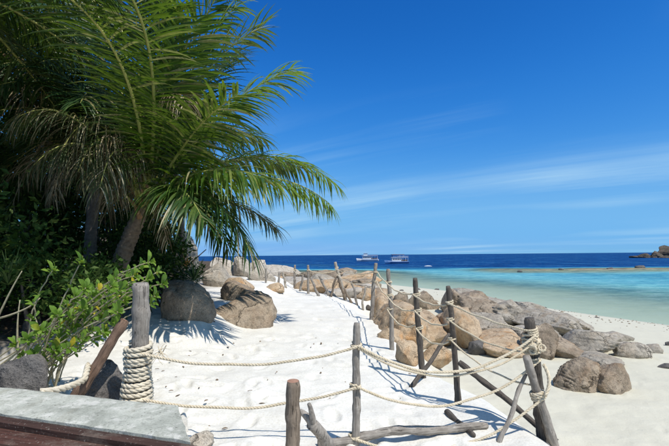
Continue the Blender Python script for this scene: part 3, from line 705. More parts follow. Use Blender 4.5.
# rope coil round the big post
mb = MB(); ax = unit(np.array(P140['_p1']) - np.array(P140['_p0'])); cb0 = on_pole(P140, 402)
ln = np.linalg.norm(on_pole(P140, 344) - cb0); turns = 12
cp = coil_pts(cb0, ax, 1.0, turns, ln / turns)
tt = np.linspace(0, 1, len(cp)); c_ax = cb0 + ax * (tt * ln)[:, None]
rad = P140['_r'] + .026 + .008 * np.sin(tt * 9) + .022 * (1 - tt)
cp = c_ax + (cp - c_ax) * rad[:, None] + np.array([0, 0, 1.0]) * (0.006 * np.sin(tt * 47))[:, None]
rope_path(mb, cp, .0235)
obj('rope_coil', mb.mesh('rope_coil', 'rope_fibre_white'), None, 'thick pale rope wound many times round the grey post', 'rope')
mb = MB(); a = on_z(62, 394, 3.02); b = at(84, 380, 4.1); c = at(88, 365, 4.35)
rope_path(mb, np.concatenate([bez(at(40, 392, 3.6), at(66, 390, 3.8), b, 14), bez(b, b + [.02, 0, .05], c, 8)[1:]]), .030)
obj('rope_end', mb.mesh('rope_end', 'rope_fibre_white'), None, 'frayed pale rope end at the foot of the leaning stake', 'rope')
# frayed tuft where the upper rope leaves the wrapped post
mb = MB(); b = at(160, 352, 4.15)
for k in range(14):
    e = b + np.array([rng.uniform(-.10, .10), rng.uniform(-.06, .06), rng.uniform(-.12, .09)])
    tube(mb, bez(b + rng.normal(size=3) * .02, (b + e) / 2 + rng.normal(size=3) * .04, e, 6), np.linspace(.005, .002, 6), 4)
obj('frayed_fibres', mb.mesh('frayed_fibres', 'rope_fibre'), None, 'frayed tuft of straw-coloured fibres on the upper rope by the wrapped post', 'fibres')

# ------------------------------------------------------------------ rocks
G = 'boulders on the beach'
rock_px(148, 217, 277, 322, 'dark rounded boulder under the spiky plant at the edge of the sand', 'granite_brown', 5, 5, .9, .5, group=G, planes=9, cracks=.03)
rock_px(202, 280, 282, 326, 'brown furrowed boulder on white sand next to the dark rounded one', 'granite_brown', 34, 5, 1.0, .55, group=G, planes=6, cracks=.015)
rock_px(213, 262, 279, 303, 'lower brown rock shelf behind the furrowed boulder', 'granite_brown', 21, 5, .8, strata=.08, group=G)
rock_px(222, 256, 276, 291, 'small flat tan rock behind the furrowed boulder', 'granite_tan', 8, 4, group=G)
rock_px(229, 252, 256, 277, 'largest pale rounded boulder at the end of the white sand', 'granite_pale', 5, 5, depth=None, group=G)
rock_px(249, 268, 258, 268, 'small pale round boulder on the skyline beside the largest one', 'granite_pale', 6, 4, depth=26, group=G, sink=.6)
rock_px(243, 276, 264, 281, 'pale low boulder below the skyline boulders', 'granite_pale', 7, 4, group=G)
rock_px(203, 235, 262, 287, 'grey shaded boulder behind the spiky plant', 'granite_grey', 9, 4, group=G)
rock_px(170, 204, 228, 275, 'tall pale boulder behind the palm trunk', 'granite_pale', 12, 5, depth=13.5, group=G, sink=.4)
rock_px(40, 84, 196, 262, 'big pale boulder glimpsed through the dark thicket', 'granite_pale', 13, 4, depth=17, group=G, sink=.6)
rock_px(264, 287, 282, 292, 'flat tan rock at the far end of the rope fence', 'granite_tan', 14, 4, group=G)
rock_px(360, 408, 284, 322, 'rear tan boulder just beyond the tall grey post', 'granite_tan', 131, 5, 2.4, group=G, planes=5)
rock_px(370, 432, 293, 344, 'broad orange-tan boulder behind the thin upright post', 'granite_tan', 132, 5, 2.4, group=G, planes=5, cracks=.03)
rock_px(386, 470, 298, 351, 'long pale-topped orange boulder behind the fence', 'granite_tan', 138, 5, 2.4, group=G, planes=4)
rock_px(436, 480, 300, 351, 'pinkish tan rounded boulder beyond the leaning post', 'granite_tan', 134, 5, 2.4, group=G, planes=4)
rock_px(391, 414, 289, 305, 'dark brown furrowed rock above the orange boulders', 'granite_brown', 32, 4, depth=16, sink=.5, group=G, fur=.1)
rock_px(408, 440, 290, 310, 'low brown rock between the dark rock and the shallows', 'granite_brown', 135, 4, group=G)
rock_px(470, 528, 324, 357, 'blocky tan boulder with flat top beyond the leaning post', 'granite_tan', 34, 5, 1.8, group=G, planes=7)
rock_px(374, 404, 322, 340, 'orange-brown rock at the foot of the thin upright post', 'granite_tan', 35, 4, group=G)
rock_px(395, 421, 340, 366, 'small upright orange rock below the fence', 'granite_tan', 36, 4, group=G)
rock_px(412, 452, 344, 366, 'low tan rock below the fence next to the small orange one', 'granite_tan', 37, 4, group=G)
rock_px(468, 492, 338, 356, 'added dark brown rock standing for the shaded side of the blocky tan boulder', 'granite_dark', 38, 4, group=G, planes=14)  # dark rock added in place of the shade on the boulder's side
rock_px(448, 476, 290, 305, 'dark grey layered rock standing in the shallows', 'granite_grey', 39, 4, .8, strata=.20, group=G)
def slab_rock(x, y, L, w, h, rotz, dip, seed, label, mat='granite_grey', lift=.0, sub=5, **k):
    me = rock_mesh((w, L, h), seed, mat, sub, planes=16, **k); me.name = 'layered_rock'
    o = obj('layered_rock', me, None, label, 'rock', 'layered rock slabs of the ledge', None, (x, y, gz(x, y) + h * .16 + lift)); o.rotation_euler = (dip[0], dip[1], rotz)
    return o
LEDGE = [(9.3, 31.5, 5.0, 2.2, 1.5, 'grey slab at the seaward end of the layered ledge'), (8.2, 28.6, 5.5, 2.6, 1.7, 'long grey slab next to the seaward end of the ledge'),
         (9.0, 25.6, 5.5, 2.8, 1.5, 'grey slab in the middle of the ledge facing the shallows'), (7.3, 24.2, 5.0, 2.4, 1.9, 'high brownish slab along the landward edge of the ledge'),
         (9.6, 22.6, 5.2, 2.6, 1.2, 'low grey slab sloping from the ledge to the sand'), (7.9, 21.0, 4.6, 2.4, 1.6, 'grey slab with dark overhang in the middle of the ledge'),
         (10.2, 20.2, 4.0, 2.8, .9, 'broad low slab spreading onto the sand'), (8.7, 18.6, 4.4, 2.6, 1.3, 'grey slab behind the brown rounded boulder'),
         (6.7, 20.6, 3.6, 1.9, 1.9, 'brownish block behind the blocky tan boulder'), (6.2, 23.5, 3.6, 2.0, 2.1, 'tall brownish block behind the pinkish boulder')]
for k, (x, y, L, w, h, lab) in enumerate(LEDGE):
    slab_rock(x, y, L, w, h, .12 + .1 * math.sin(k * 2.1), (.06 * math.sin(k), .20 + .06 * math.cos(k * 1.7)), 600 + k, lab, 'granite_grey' if k < 8 and k != 3 else 'granite_brown', strata=.10, cracks=.06)
rock_px(424, 482, 314, 346, 'low tan rock filling the gap behind the pinkish boulder', 'granite_tan', 141, 5, 2.0, group=G, planes=10)
rock_px(452, 508, 309, 340, 'grey tan sloping rock above the blocky boulder', 'granite_grey', 142, 5, 1.3, group=G, planes=12, cracks=.04)
rock_px(500, 556, 318, 346, 'grey sloping rock just behind the corner post top', 'granite_grey', 143, 5, 1.3, group=G, planes=12, strata=.06)
rock_px(536, 584, 336, 360, 'low grey brown rock at the foot of the ledge', 'granite_brown', 144, 5, 1.3, group=G, planes=10)
rock_px(572, 622, 333, 352, 'flat grey rock linking the ledge to the smooth dome', 'granite_grey', 145, 5, 1.4, group=G, planes=12, strata=.08)
rock_px(522, 566, 322, 359, 'brown rounded boulder behind the dark corner post', 'granite_brown', 43, 5, .9, group=G, cracks=.03)
rock_px(546, 612, 325, 356, 'broad grey slab lying beside the brown rounded boulder', 'granite_grey', 45, 5, 1.3, group=G, planes=16, strata=.08)
rock_px(594, 633, 330, 341, 'thin flat grey slab nearest the shallows', 'granite_grey', 46, 4, .7, group=G)
rock_px(586, 624, 337, 349, 'flat grey slab between the broad slab and the smooth dome', 'granite_grey', 47, 4, 1.4, group=G, strata=.08)
rock_px(614, 650, 340, 358, 'smooth grey dome-shaped boulder on the lower beach', 'granite_grey', 48, 5, .8, group=G, planes=3)
rock_px(641, 667, 343, 353, 'low grey boulder beside the smooth dome', 'granite_grey', 49, 4, .8, group=G)
rock_px(566, 616, 350, 366, 'flat grey slab behind the pair of cleft boulders', 'granite_grey', 50, 4, 1.4, group=G, planes=14)
rock_px(555, 608, 356, 392, 'furrowed left boulder of the cleft pair on open sand', 'granite_brown', 61, 5, .9, group=G, fur=.20, planes=5)
rock_px(586, 636, 361, 393, 'smoother right boulder of the cleft pair on open sand', 'granite_brown', 65, 5, .9, group=G, fur=.06, planes=5)
rock_px(657, 676, 363, 369, 'small dark stone alone on the lower beach', 'granite_dark', 51, 3, .6, group=G)
rock_px(664, 680, 340, 346, 'small dark stone near the waterline', 'granite_dark', 52, 3, .7, group=G)
rock_px(-30, 52, 352, 400, 'dark pitted rock behind the concrete ledge under the shrub', 'granite_dark', 53, 5, .5, group=G, depth=4.2, cracks=.05)
rock_px(80, 128, 354, 408, 'dark grey rock between the leaning stake and the wrapped post', 'granite_dark', 54, 5, .8, group=G, depth=4.5)
rock_px(186, 216, 433, 452, 'rounded grey stone by the corner of the ledge', 'granite_grey', 55, 4, group=G, cat='stone', name='stone')
rock_px(172, 192, 412, 436, 'pale flat stone beside the end of the ledge', 'coral_stone', 56, 3, .8, group=G, cat='stone', name='stone')
# shoreline boulder field beyond the fence
SL = 'weathered rock of the shoreline boulder field beyond the fence'
SG = 'rocks of the shoreline boulder field'
rs = np.random.default_rng(77)
def field_rock(x, y, w, th, h, seed, label, mat, group=SG, sub=4, **k):
    H = h * 1.5; me = rock_mesh((w, th, H), seed, mat, sub, planes=14, **k); me.name = 'shore_rock'
    o = obj('shore_rock', me, None, label, 'rock', group, None, (x, y, gz(x, y) + h - H / 2)); o.rotation_euler = (rs.uniform(-.1, .1), rs.uniform(-.1, .1), rs.uniform(-.7, .7))
for k in range(96):
    y = 19.5 + 24 * rs.uniform(0, 1) ** 1.2; px = rs.uniform(262 if y > 26 else 290, 374); x = (px - 334.5) / FPX * y
    w = rs.uniform(.6, 2.0) * (.7 + .012 * y); field_rock(x, y, w, w * rs.uniform(.6, 1.3), w * rs.uniform(.22, .42), 200 + k, SL, ['granite_pale', 'granite_tan', 'granite_tan', 'granite_brown', 'granite_grey'][int(rs.integers(5))])
field_rock(-1.2, 30.0, 4.2, 1.6, .95, 371, 'long brown layered shelf in the shoreline boulder field', 'granite_brown', sub=5, strata=.15)
field_rock(1.4, 33.0, 4.6, 1.8, .75, 372, 'long tan layered shelf where the boulder field meets the reef', 'granite_tan', sub=5, strata=.15)
field_rock(-4.6, 36.0, 4.0, 2.0, 1.2, 373, 'pale broad boulder at the landward end of the boulder field', 'granite_pale', sub=5)
for k in range(20):
    px = rs.uniform(430, 560); t = (px - 430) / 130; py = 300 + t * 26 + rs.uniform(-2, 10); w = rs.uniform(6, 18); h = w * rs.uniform(.25, .45)
    rock_px(px - w / 2, px + w / 2, py - h, py, 'small grey rock filling gaps among the lower beach ledges', 'granite_grey', 300 + k, 3, 1.0, .35, 0, 'small rocks among the lower beach ledges')
for k, (px, py, w) in enumerate(((418, 290, 7), (437, 290, 5), (597, 318, 5), (520, 272, 6), (561, 270, 6), (641, 268, 9), (610, 269, 6), (402, 291, 5), (655, 267, 7), (545, 308, 4))):
    rock_px(px - w / 2, px + w / 2, py - w * .3, py, 'small dark rock breaking the surface of the shallow sea', 'granite_dark', 330 + k, 3, .8, .5, 0, 'rocks in the shallow sea')
rock_px(206, 246, 254, 284, 'pale blocky boulder between the spiky plant and the skyline boulders', 'granite_pale', 374, 5, .8, .3, .1, G, depth=21)
# headland far off to the right
HG = 'far headland rocks'
for k, (x0, x1, yt, yb, d, lab) in enumerate((
        (656, 700, 244.5, 259, 330, 'big brown rock of the far headland'), (690, 790, 233, 260, 340, 'tall wooded rock behind the far headland'),
        (648, 664, 250.5, 258.5, 320, 'middle stepped rock of the far headland'), (637, 652, 253.2, 258, 318, 'low tip rock of the far headland spit'),
        (628, 640, 255.3, 257.2, 322, 'outermost flat rock of the far headland spit'), (660, 674, 254, 260, 300, 'dark rock at the foot of the far headland'))):
    rock_px(x0, x1, yt, yb, lab, 'headland_stone', 400 + k, 5, .9, .3, 0, HG, depth=d, cracks=.06, rough=1.5)

# pebbles and coral rubble down the lower beach
mb = MB(); rs = np.random.default_rng(9); iv, if_ = ico(1); nb = 0
while nb < 330:
    y = rs.uniform(9, 42); xw_ = float(np.interp(y, WY, WX)); x = xw_ - abs(rs.normal()) * 3.4 + rs.uniform(-.5, .6)
    z = gz(x, y)
    if x < 4.5 or z < -.12 or noise3(np.array([[x, y, 0]]), .45, 2.0)[0] < -.12: continue
    r = rs.uniform(.015, .055) * (1.6 if rs.random() < .06 else 1)
    mb.add(iv * (rs.uniform(.6, 1.3, size=3) * r * [1, 1, .6]) * (1 + .3 * noise3(iv, 1.3, nb * 1.0))[:, None] + [x, y, z + r * .2], [tuple(f) for f in if_]); nb += 1
obj('pebbles', mb.mesh('pebbles', 'granite_brown'), None, 'scattered pebbles and coral rubble along the waterline', 'pebbles', None, 'stuff')

mb = MB(); rs = np.random.default_rng(19)
for k in range(45):
    x = rs.uniform(-2.6, 2.2); y = rs.uniform(3.9, 9.5); r = rs.uniform(.006, .018)
    if x > float(np.interp(y, EY, EX)): continue
    mb.add(iv * (rs.uniform(.5, 1.5, size=3) * r) + [x, y, gz(x, y) + r * .2], [tuple(f) for f in if_])
obj('bark_crumbs', mb.mesh('bark_crumbs', 'dry_leaf'), None, 'tiny bark crumbs strewn over the white sand path', 'debris', None, 'stuff')

# ------------------------------------------------------------------ palms
def leaflet_geo(base, d, nrm, L, w, hang, rs, segs=5, curl=0.0):
    """one folded blade: returns verts, faces"""
    p = np.array(base, float); d = unit(d); V = []; F = []
    down = np.array([0, 0, -1.0]); st = L / segs
    side = unit(np.cross(d, nrm))
    for i in range(segs + 1):
        t = i / segs
        ww = w * (0.35 + 1.6 * t) if t < 0.35 else w * (0.91 * (1 - (t - .35) / .65) ** 0.8 + 0.03)
        n2 = unit(np.cross(side, d))
        V += [p - side * ww * .5 + n2 * ww * .22, p, p + side * ww * .5 + n2 * ww * .22]
        d = unit(d + down * hang * (0.25 + t) / segs * 2.0 + rs.normal(size=3) * 0.02)
        side = unit(side - d * (side @ d))
        p = p + d * st
    for i in range(segs):
        b = i * 3; F += [(b, b + 1, b + 4, b + 3), (b + 1, b + 2, b + 5, b + 4)]
    return np.array(V), F
def frond(root, C, P1, P2, seed, leaf='palm_leaf', pet='petiole', n=58, LL=0.75, w=0.034, hang=0.55, roll=0.0, r0=.032, single=False, gaps=.07, start=.16, lift=-.05, label=None, th=(14, 50)):
    rs = np.random.default_rng(seed); K = 44
    pts = bez(np.asarray(C, float), np.asarray(P1, float), np.asarray(P2, float), K)
    mb = MB(); t = np.linspace(0, 1, K)
    tube(mb, pts, r0 * (1.5 * np.exp(-t * 14) + (1 - t) ** 0.8 * .9 + .10), 6)
    fr = part('frond', mb.mesh('frond', pet), root, label=label)
    T = np.gradient(pts, axis=0); T /= np.linalg.norm(T, axis=1)[:, None]
    h = unit([T[K // 2][0], T[K // 2][1], 0]); S0 = np.array([h[1], -h[0], 0])
    mb = MB()
    for k in range(n):
        u = start + (1 - start) * ((k + .5) / n)
        i = min(K - 1, int(u * (K - 1))); tt = T[i]; side = unit(S0 - tt * (S0 @ tt)); nn = np.cross(side, tt)
        if nn[2] < 0 and abs(tt[2]) < .9: nn = -nn
        a = roll + 0.25 * math.sin(u * 3 + seed); side2 = side * math.cos(a) + nn * math.sin(a); nn2 = np.cross(side2, tt) * (1 if np.cross(side2, tt) @ nn > 0 else -1)
        ln = LL * (0.62 + 0.38 * math.sin(math.pi * min(1, .18 + u * .80)) ** .7) * (1 if u < .88 else 1 - (u - .88) * 2.2)
        ang = math.radians(th[0] + (th[1] - th[0]) * u)
        for s in (-1, 1):
            if rs.random() < gaps: continue
            d = side2 * s * math.cos(ang) + tt * math.sin(ang) + nn2 * (lift + rs.normal() * .12) + rs.normal(size=3) * .11
            p = pts[i] + (pts[min(i + 1, K - 1)] - pts[i]) * (u * (K - 1) - i)
            V, F = leaflet_geo(p, d, nn2, ln * rs.uniform(.86, 1.1), w * rs.uniform(.8, 1.15), hang * rs.uniform(.7, 1.3), rs)
            if single:
                o = obj('leaflet', mesh('leaflet', V - p, F, leaf), fr, loc=p)
            else: mb.add(V, F)
    if not single: obj('leaflets', mb.mesh('leaflets', leaf), fr, kind='stuff')
    return fr
def palm_trunk(root, pts, r, mat, seed=0):
    pts = np.asarray(pts, float); n = 90; s = np.linspace(0, 1, n); P = bez(pts[0], pts[1], pts[2], n)
    L = np.linalg.norm(np.diff(P, axis=0), axis=1).sum()
    rad = r * (1.25 * np.exp(-s * 9) * .35 + 1 - .25 * s) * (1 + .16 * (np.abs(((s * L / .11 + .3 * np.sin(s * 20)) % 1) - .5) * 2 - .5))
    mb = MB(); tube(mb, P, rad, 18, True, .18, seed); return part('trunk', mb.mesh('trunk', mat), root)
def sheath(root, C, r, n, seed):
    """old split leaf bases and fibre round the growing point"""
    rs = np.random.default_rng(seed)
    for k in range(n):
        a = k * 2.4; d = np.array([math.cos(a), math.sin(a), rs.uniform(.6, 1.8)]); L = rs.uniform(.25, .5); b = C + np.array([math.cos(a), math.sin(a), 0]) * r * .8 + [0, 0, rs.uniform(-.35, .12)]
        mb = MB(); tube(mb, bez(b, b + unit(d) * L * .5 + [0, 0, .05], b + unit(d) * L, 8), np.linspace(.055, .018, 8), 7, True, .2, k)
        part('leaf_base', mb.mesh('leaf_base', 'fibre_sheath' if k % 3 else 'petiole'), root)

D1 = 9.0
C1 = at(146, 205, D1)
g1 = at(100, 300, D1 - .1)
p1 = thing('coconut_palm', 'leaning young coconut palm with broad green crown above the sand', 'palm', (g1[0], g1[1], gz(g1[0], g1[1]) - .1), 'coconut palms')
palm_trunk(p1, [np.array(p1.location), at(122, 255, D1), C1 + [0, 0, .15]], .185, 'palm_bark', 3)
sheath(p1, C1, .17, 16, 4)
def F1(cx_, cy_, cdz, tx, ty, tdz, seed, C=C1, D=D1, root=p1, **k):
    return frond(root, C + np.random.default_rng(seed).normal(size=3) * .05, at(cx_, cy_, D + cdz), at(tx, ty, D + tdz), seed, **k)
# fronds over the open sky and sand
F1(258, 118, .8, 338, 186, 1.7, 1, single=True, n=74, hang=.65, LL=1.0, w=.056, th=(16, 48), lift=-.1, leaf='palm_leaf_bright')
F1(270, 148, .7, 332, 206, 1.4, 2, single=True, n=74, hang=.7, LL=1.0, w=.056, th=(16, 46), lift=-.45, leaf='palm_leaf_bright')
big = dict(n=60, w=.064)
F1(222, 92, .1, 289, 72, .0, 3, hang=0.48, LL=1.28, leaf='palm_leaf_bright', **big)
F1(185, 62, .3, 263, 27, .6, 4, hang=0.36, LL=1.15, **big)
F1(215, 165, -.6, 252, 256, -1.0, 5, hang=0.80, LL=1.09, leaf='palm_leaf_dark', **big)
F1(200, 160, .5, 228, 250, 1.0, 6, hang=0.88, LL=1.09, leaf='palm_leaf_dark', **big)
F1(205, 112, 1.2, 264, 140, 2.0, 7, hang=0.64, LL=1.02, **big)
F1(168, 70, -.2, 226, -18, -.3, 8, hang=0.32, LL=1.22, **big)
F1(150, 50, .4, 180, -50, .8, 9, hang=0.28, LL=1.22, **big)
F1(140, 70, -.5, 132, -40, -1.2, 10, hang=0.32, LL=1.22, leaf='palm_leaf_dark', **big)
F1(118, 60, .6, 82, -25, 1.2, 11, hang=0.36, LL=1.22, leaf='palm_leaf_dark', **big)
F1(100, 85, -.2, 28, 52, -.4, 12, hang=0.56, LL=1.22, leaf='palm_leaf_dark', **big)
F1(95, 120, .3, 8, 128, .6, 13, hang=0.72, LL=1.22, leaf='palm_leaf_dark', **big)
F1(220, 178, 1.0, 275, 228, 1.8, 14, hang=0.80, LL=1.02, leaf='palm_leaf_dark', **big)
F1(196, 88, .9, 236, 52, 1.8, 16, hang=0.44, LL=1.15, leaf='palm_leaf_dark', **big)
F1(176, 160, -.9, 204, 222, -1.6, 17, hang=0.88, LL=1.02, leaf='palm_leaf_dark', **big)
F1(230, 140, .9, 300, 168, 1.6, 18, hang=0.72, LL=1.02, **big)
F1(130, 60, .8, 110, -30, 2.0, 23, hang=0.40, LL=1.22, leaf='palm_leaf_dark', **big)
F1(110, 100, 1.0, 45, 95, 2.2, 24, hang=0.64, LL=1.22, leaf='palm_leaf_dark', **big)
for q, (a_, b_, c_, d_, e_) in enumerate(((165, 95, 196, 20, -.6), (158, 80, 160, -10, -.8), (190, 120, 238, 95, -.8), (176, 75, 236, 5, .2), (200, 150, 262, 178, -.6))):
    F1(a_, b_, e_, c_, d_, e_ * 1.8, 80 + q, hang=0.48 + .07 * q, LL=1.22, leaf='palm_leaf' if q % 3 else 'palm_leaf_bright', **big)
# dry and half-dead ones hanging on the inland side
dry = dict(leaf='palm_leaf_dry', pet='petiole_dry', w=.026)
F1(100, 90, -.4, 52, 190, -.8, 31, hang=1.5, LL=1.0, gaps=.15, **dry)
F1(112, 75, -.6, 84, 180, -1.0, 32, hang=1.6, LL=1.0, gaps=.2, **dry)
F1(128, 100, -.5, 118, 196, -.9, 33, hang=1.6, LL=.95, gaps=.25, **dry)
F1(85, 110, .3, 18, 175, .4, 34, hang=1.4, LL=1.0, gaps=.1, **dry)
F1(160, 80, .4, 176, 140, .6, 35, hang=1.5, LL=.9, gaps=.3, **dry)
F1(130, 120, .6, 105, 215, .8, 36, hang=1.6, LL=.95, gaps=.2, **dry)
F1(156, 190, -.4, 168, 245, -.6, 37, hang=1.2, LL=.5, gaps=.5, **dry)
F1(172, 60, -.5, 186, 105, -1.0, 40, hang=1.5, LL=.8, gaps=.35, **dry)
for q, (a_, b_, c_, d_) in enumerate(((100, 75, 62, 150), (104, 95, 78, 172), (118, 105, 100, 188), (88, 105, 34, 165), (80, 80, 16, 118))):
    F1(a_, b_, -.6 - .1 * q, c_, d_, -1.2 - .1 * q, 60 + q, hang=1.6, LL=1.0, leaf='palm_leaf_mixed', n=64, w=.022, gaps=.1)
# arching towards the terrace, overhead
frond(p1, C1, np.array([-2.8, 6.2, 8.9]), np.array([-4.6, 4.2, 6.9]), 51, n=84, LL=1.15, hang=.5, w=.048, leaf='palm_leaf')
frond(p1, C1, np.array([-2.2, 6.4, 9.2]), np.array([-3.5, 4.0, 7.2]), 52, n=84, LL=1.1, hang=.35, w=.048, leaf='palm_leaf')

def palm(label, trunk, C, r, nf, seed, leaf='palm_leaf_dark', dryn=4, L=3.3, bark='palm_bark_grey', LL=.75):
    rs = np.random.default_rng(seed)
    rt = thing('coconut_palm', label, 'palm', trunk[0], 'coconut palms')
    palm_trunk(rt, trunk + [C], r, bark, seed); sheath(rt, C, r * .8, 8, seed)
    for k in range(nf):
        a = k * 2.39996 + rs.uniform(-.2, .2); e = 1.25 - 1.5 * k / nf + rs.uniform(-.1, .1)
        h = np.array([math.cos(a), math.sin(a), 0]); Lk = L * rs.uniform(.85, 1.1)
        p1_ = C + h * Lk * .45 * math.cos(e * .8) + [0, 0, Lk * .5 * math.sin(e)]; p2_ = C + h * Lk * (.55 + .35 * math.cos(e)) + [0, 0, Lk * (.55 * math.sin(e) - .35)]
        frond(rt, C, p1_, p2_, seed * 50 + k, leaf=leaf, n=60, LL=LL * 1.15, w=.042, hang=.7)
    for k in range(dryn):
        a = rs.uniform(0, 6.28); h = np.array([math.cos(a), math.sin(a), 0])
        frond(rt, C, C + h * L * .35 + [0, 0, .3], C + h * L * .5 + [0, 0, -L * .6], seed * 50 + 40 + k, n=40, LL=LL, hang=1.5, gaps=.2, **dry)
    return rt
def gb(px, py, D): p = at(px, py, D); p[2] = gz(p[0], p[1]) - .15; return p
t2 = gb(90, 300, 10.5); palm('grey-trunked palm standing in the shade behind the leaning one', [t2, at(88, 240, 10.5)], at(100, 125, 10.5), .15, 20, 3, dryn=9)
t3 = gb(-45, 300, 9.0); palm('palm with dark trunk at the back of the thicket near the pitted rock', [t3, at(-40, 200, 9.2)], at(0, 60, 10.4), .15, 20, 4, dryn=8)
t4 = gb(184, 290, 12.5); palm('slender palm rising in front of the tall pale boulder', [t4, at(186, 235, 12.5)], at(168, 130, 12.5), .11, 16, 5, dryn=4, L=2.9)
t5 = gb(-70, 300, 7.0); palm('palm at the far inland edge overhanging the ledge', [t5, at(-90, 150, 7.0)], at(-60, -20, 6.8), .15, 20, 6, 'palm_leaf_dark', 3, L=3.4)
t6 = gb(55, 300, 13.5); palm('deep shaded palm at the back of the thicket', [t6, at(50, 200, 13.5)], at(55, 30, 13.5), .15, 20, 7, dryn=6)

# ------------------------------------------------------------------ thicket of broadleaf bushes
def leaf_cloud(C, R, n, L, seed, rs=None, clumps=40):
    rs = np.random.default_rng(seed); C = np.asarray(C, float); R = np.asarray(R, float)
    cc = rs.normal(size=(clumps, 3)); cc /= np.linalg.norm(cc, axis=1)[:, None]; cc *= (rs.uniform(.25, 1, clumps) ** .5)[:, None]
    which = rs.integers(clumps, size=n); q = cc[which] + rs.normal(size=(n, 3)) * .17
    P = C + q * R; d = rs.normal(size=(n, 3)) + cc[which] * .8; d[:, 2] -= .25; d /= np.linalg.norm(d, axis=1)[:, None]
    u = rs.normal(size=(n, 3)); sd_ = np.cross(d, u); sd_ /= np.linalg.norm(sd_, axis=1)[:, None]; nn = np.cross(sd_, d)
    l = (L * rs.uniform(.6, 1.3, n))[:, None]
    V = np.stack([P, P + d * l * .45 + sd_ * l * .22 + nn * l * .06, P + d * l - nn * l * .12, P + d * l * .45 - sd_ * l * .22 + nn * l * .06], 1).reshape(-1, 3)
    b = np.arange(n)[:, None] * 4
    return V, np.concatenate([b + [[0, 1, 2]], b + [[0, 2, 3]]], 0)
def bush(label, px, py, D, R, n, L, seed, mat='bush_leaf'):
    C = at(px, py, D); g = np.array([C[0], C[1], gz(C[0], C[1]) - .1])
    rt = thing('broadleaf_bush', label, 'bush', g, 'dark thicket bushes')
    V, F = leaf_cloud(C, R, n, L, seed); part('foliage', mesh('foliage', V, F, mat, False), rt)
    rs = np.random.default_rng(seed)
    for k in range(5):
        e = C + rs.normal(size=3) * np.array(R) * .45; mb = MB(); tube(mb, bez(g + rs.normal(size=3) * [.15, .15, 0], (g + e) / 2 + rs.normal(size=3) * .25, e, 12), np.linspace(.045, .012, 12), 7, True, .2, k)
        part('stem', mb.mesh('stem', 'stem_dark'), rt)
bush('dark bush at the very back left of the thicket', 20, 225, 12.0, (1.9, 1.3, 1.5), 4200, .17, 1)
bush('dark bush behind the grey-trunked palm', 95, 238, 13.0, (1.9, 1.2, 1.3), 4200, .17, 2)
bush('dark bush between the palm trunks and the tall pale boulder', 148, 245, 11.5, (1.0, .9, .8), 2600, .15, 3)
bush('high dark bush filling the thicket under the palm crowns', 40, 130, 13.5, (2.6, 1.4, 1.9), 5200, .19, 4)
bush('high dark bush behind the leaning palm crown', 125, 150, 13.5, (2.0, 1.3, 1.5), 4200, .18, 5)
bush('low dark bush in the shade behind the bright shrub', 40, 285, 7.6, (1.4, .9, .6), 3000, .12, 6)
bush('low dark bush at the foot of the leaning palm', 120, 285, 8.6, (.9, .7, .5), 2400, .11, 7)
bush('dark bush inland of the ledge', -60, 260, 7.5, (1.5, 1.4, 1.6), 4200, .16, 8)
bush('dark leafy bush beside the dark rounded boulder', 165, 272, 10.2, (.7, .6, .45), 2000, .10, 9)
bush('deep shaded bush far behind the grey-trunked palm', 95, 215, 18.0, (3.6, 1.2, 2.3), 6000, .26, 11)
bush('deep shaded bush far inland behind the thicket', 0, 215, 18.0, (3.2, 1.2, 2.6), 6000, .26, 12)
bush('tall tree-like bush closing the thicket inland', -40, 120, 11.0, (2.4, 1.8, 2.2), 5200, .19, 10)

# ------------------------------------------------------------------ bright shrub with long bare stems
def leaf_shape(L, w, seed):
    """obovate fleshy leaf, base at origin, pointing +x, up +z"""
    us = np.linspace(0, 1, 6); prof = np.array([.10, .42, .74, 1.0, .86, .18]); V = []; F = []
    for u, q in zip(us, prof):
        z = .16 * L * math.sin(u * 2.4) - .10 * L * u * u
        V += [(u * L, -w * q * .5, z + .10 * w * q), (u * L, 0, z), (u * L, w * q * .5, z + .10 * w * q)]
    for i in range(5): b = i * 3; F += [(b, b + 1, b + 4, b + 3), (b + 1, b + 2, b + 5, b + 4)]
    return mesh('leaf', V, F, 'shrub_leaf')
LEAVES = [leaf_shape(.100, .046, 0), leaf_shape(.070, .034, 1), leaf_shape(.128, .056, 2)]
sb = at(25, 352, 4.9); sb[2] = gz(sb[0], sb[1]) - .05
shrub = thing('beach_shrub', 'bright green beach shrub with long bare stems sweeping over the sand', 'shrub', sb)
rs = np.random.default_rng(5); LEAFN = 0; rest = MB()
def rosette(stem, c, ax, n, sc=1.0):
    global LEAFN
    ax = unit(ax); u = unit(np.cross(ax, [.2, .3, .9])); v = np.cross(ax, u)
    for k in range(n):
        a = k * 2.39996 + rs.uniform(-.3, .3); e = .25 + .9 * (k / n) + rs.uniform(-.15, .15)
        d = unit((u * math.cos(a) + v * math.sin(a)) * math.cos(e) + ax * math.sin(e)); nn = unit(ax - d * (ax @ d)) if abs(ax @ d) < .98 else u
        y = np.cross(nn, d); s = sc * rs.uniform(.75, 1.2); p = c - ax * .05 * (1 - k / n)
        M = Matrix(((d[0] * s, y[0] * s, nn[0] * s, p[0]), (d[1] * s, y[1] * s, nn[1] * s, p[1]), (d[2] * s, y[2] * s, nn[2] * s, p[2]), (0, 0, 0, 1)))
        me = LEAVES[k % 3]
        if LEAFN < 295: obj('leaf', me, stem, mw=M); LEAFN += 1
        else:
            V = np.array([M @ vv.co for vv in me.vertices]); rest.add(V, [tuple(f.vertices) for f in me.polygons])
stems = [(28, 352, 4.9, 60, 300, 81, 262, 4.7, 9), (30, 352, 4.9, 20, 310, 53, 270, 4.8, 9), (45, 345, 4.8, 40, 320, 33, 302, 4.6, 5)]
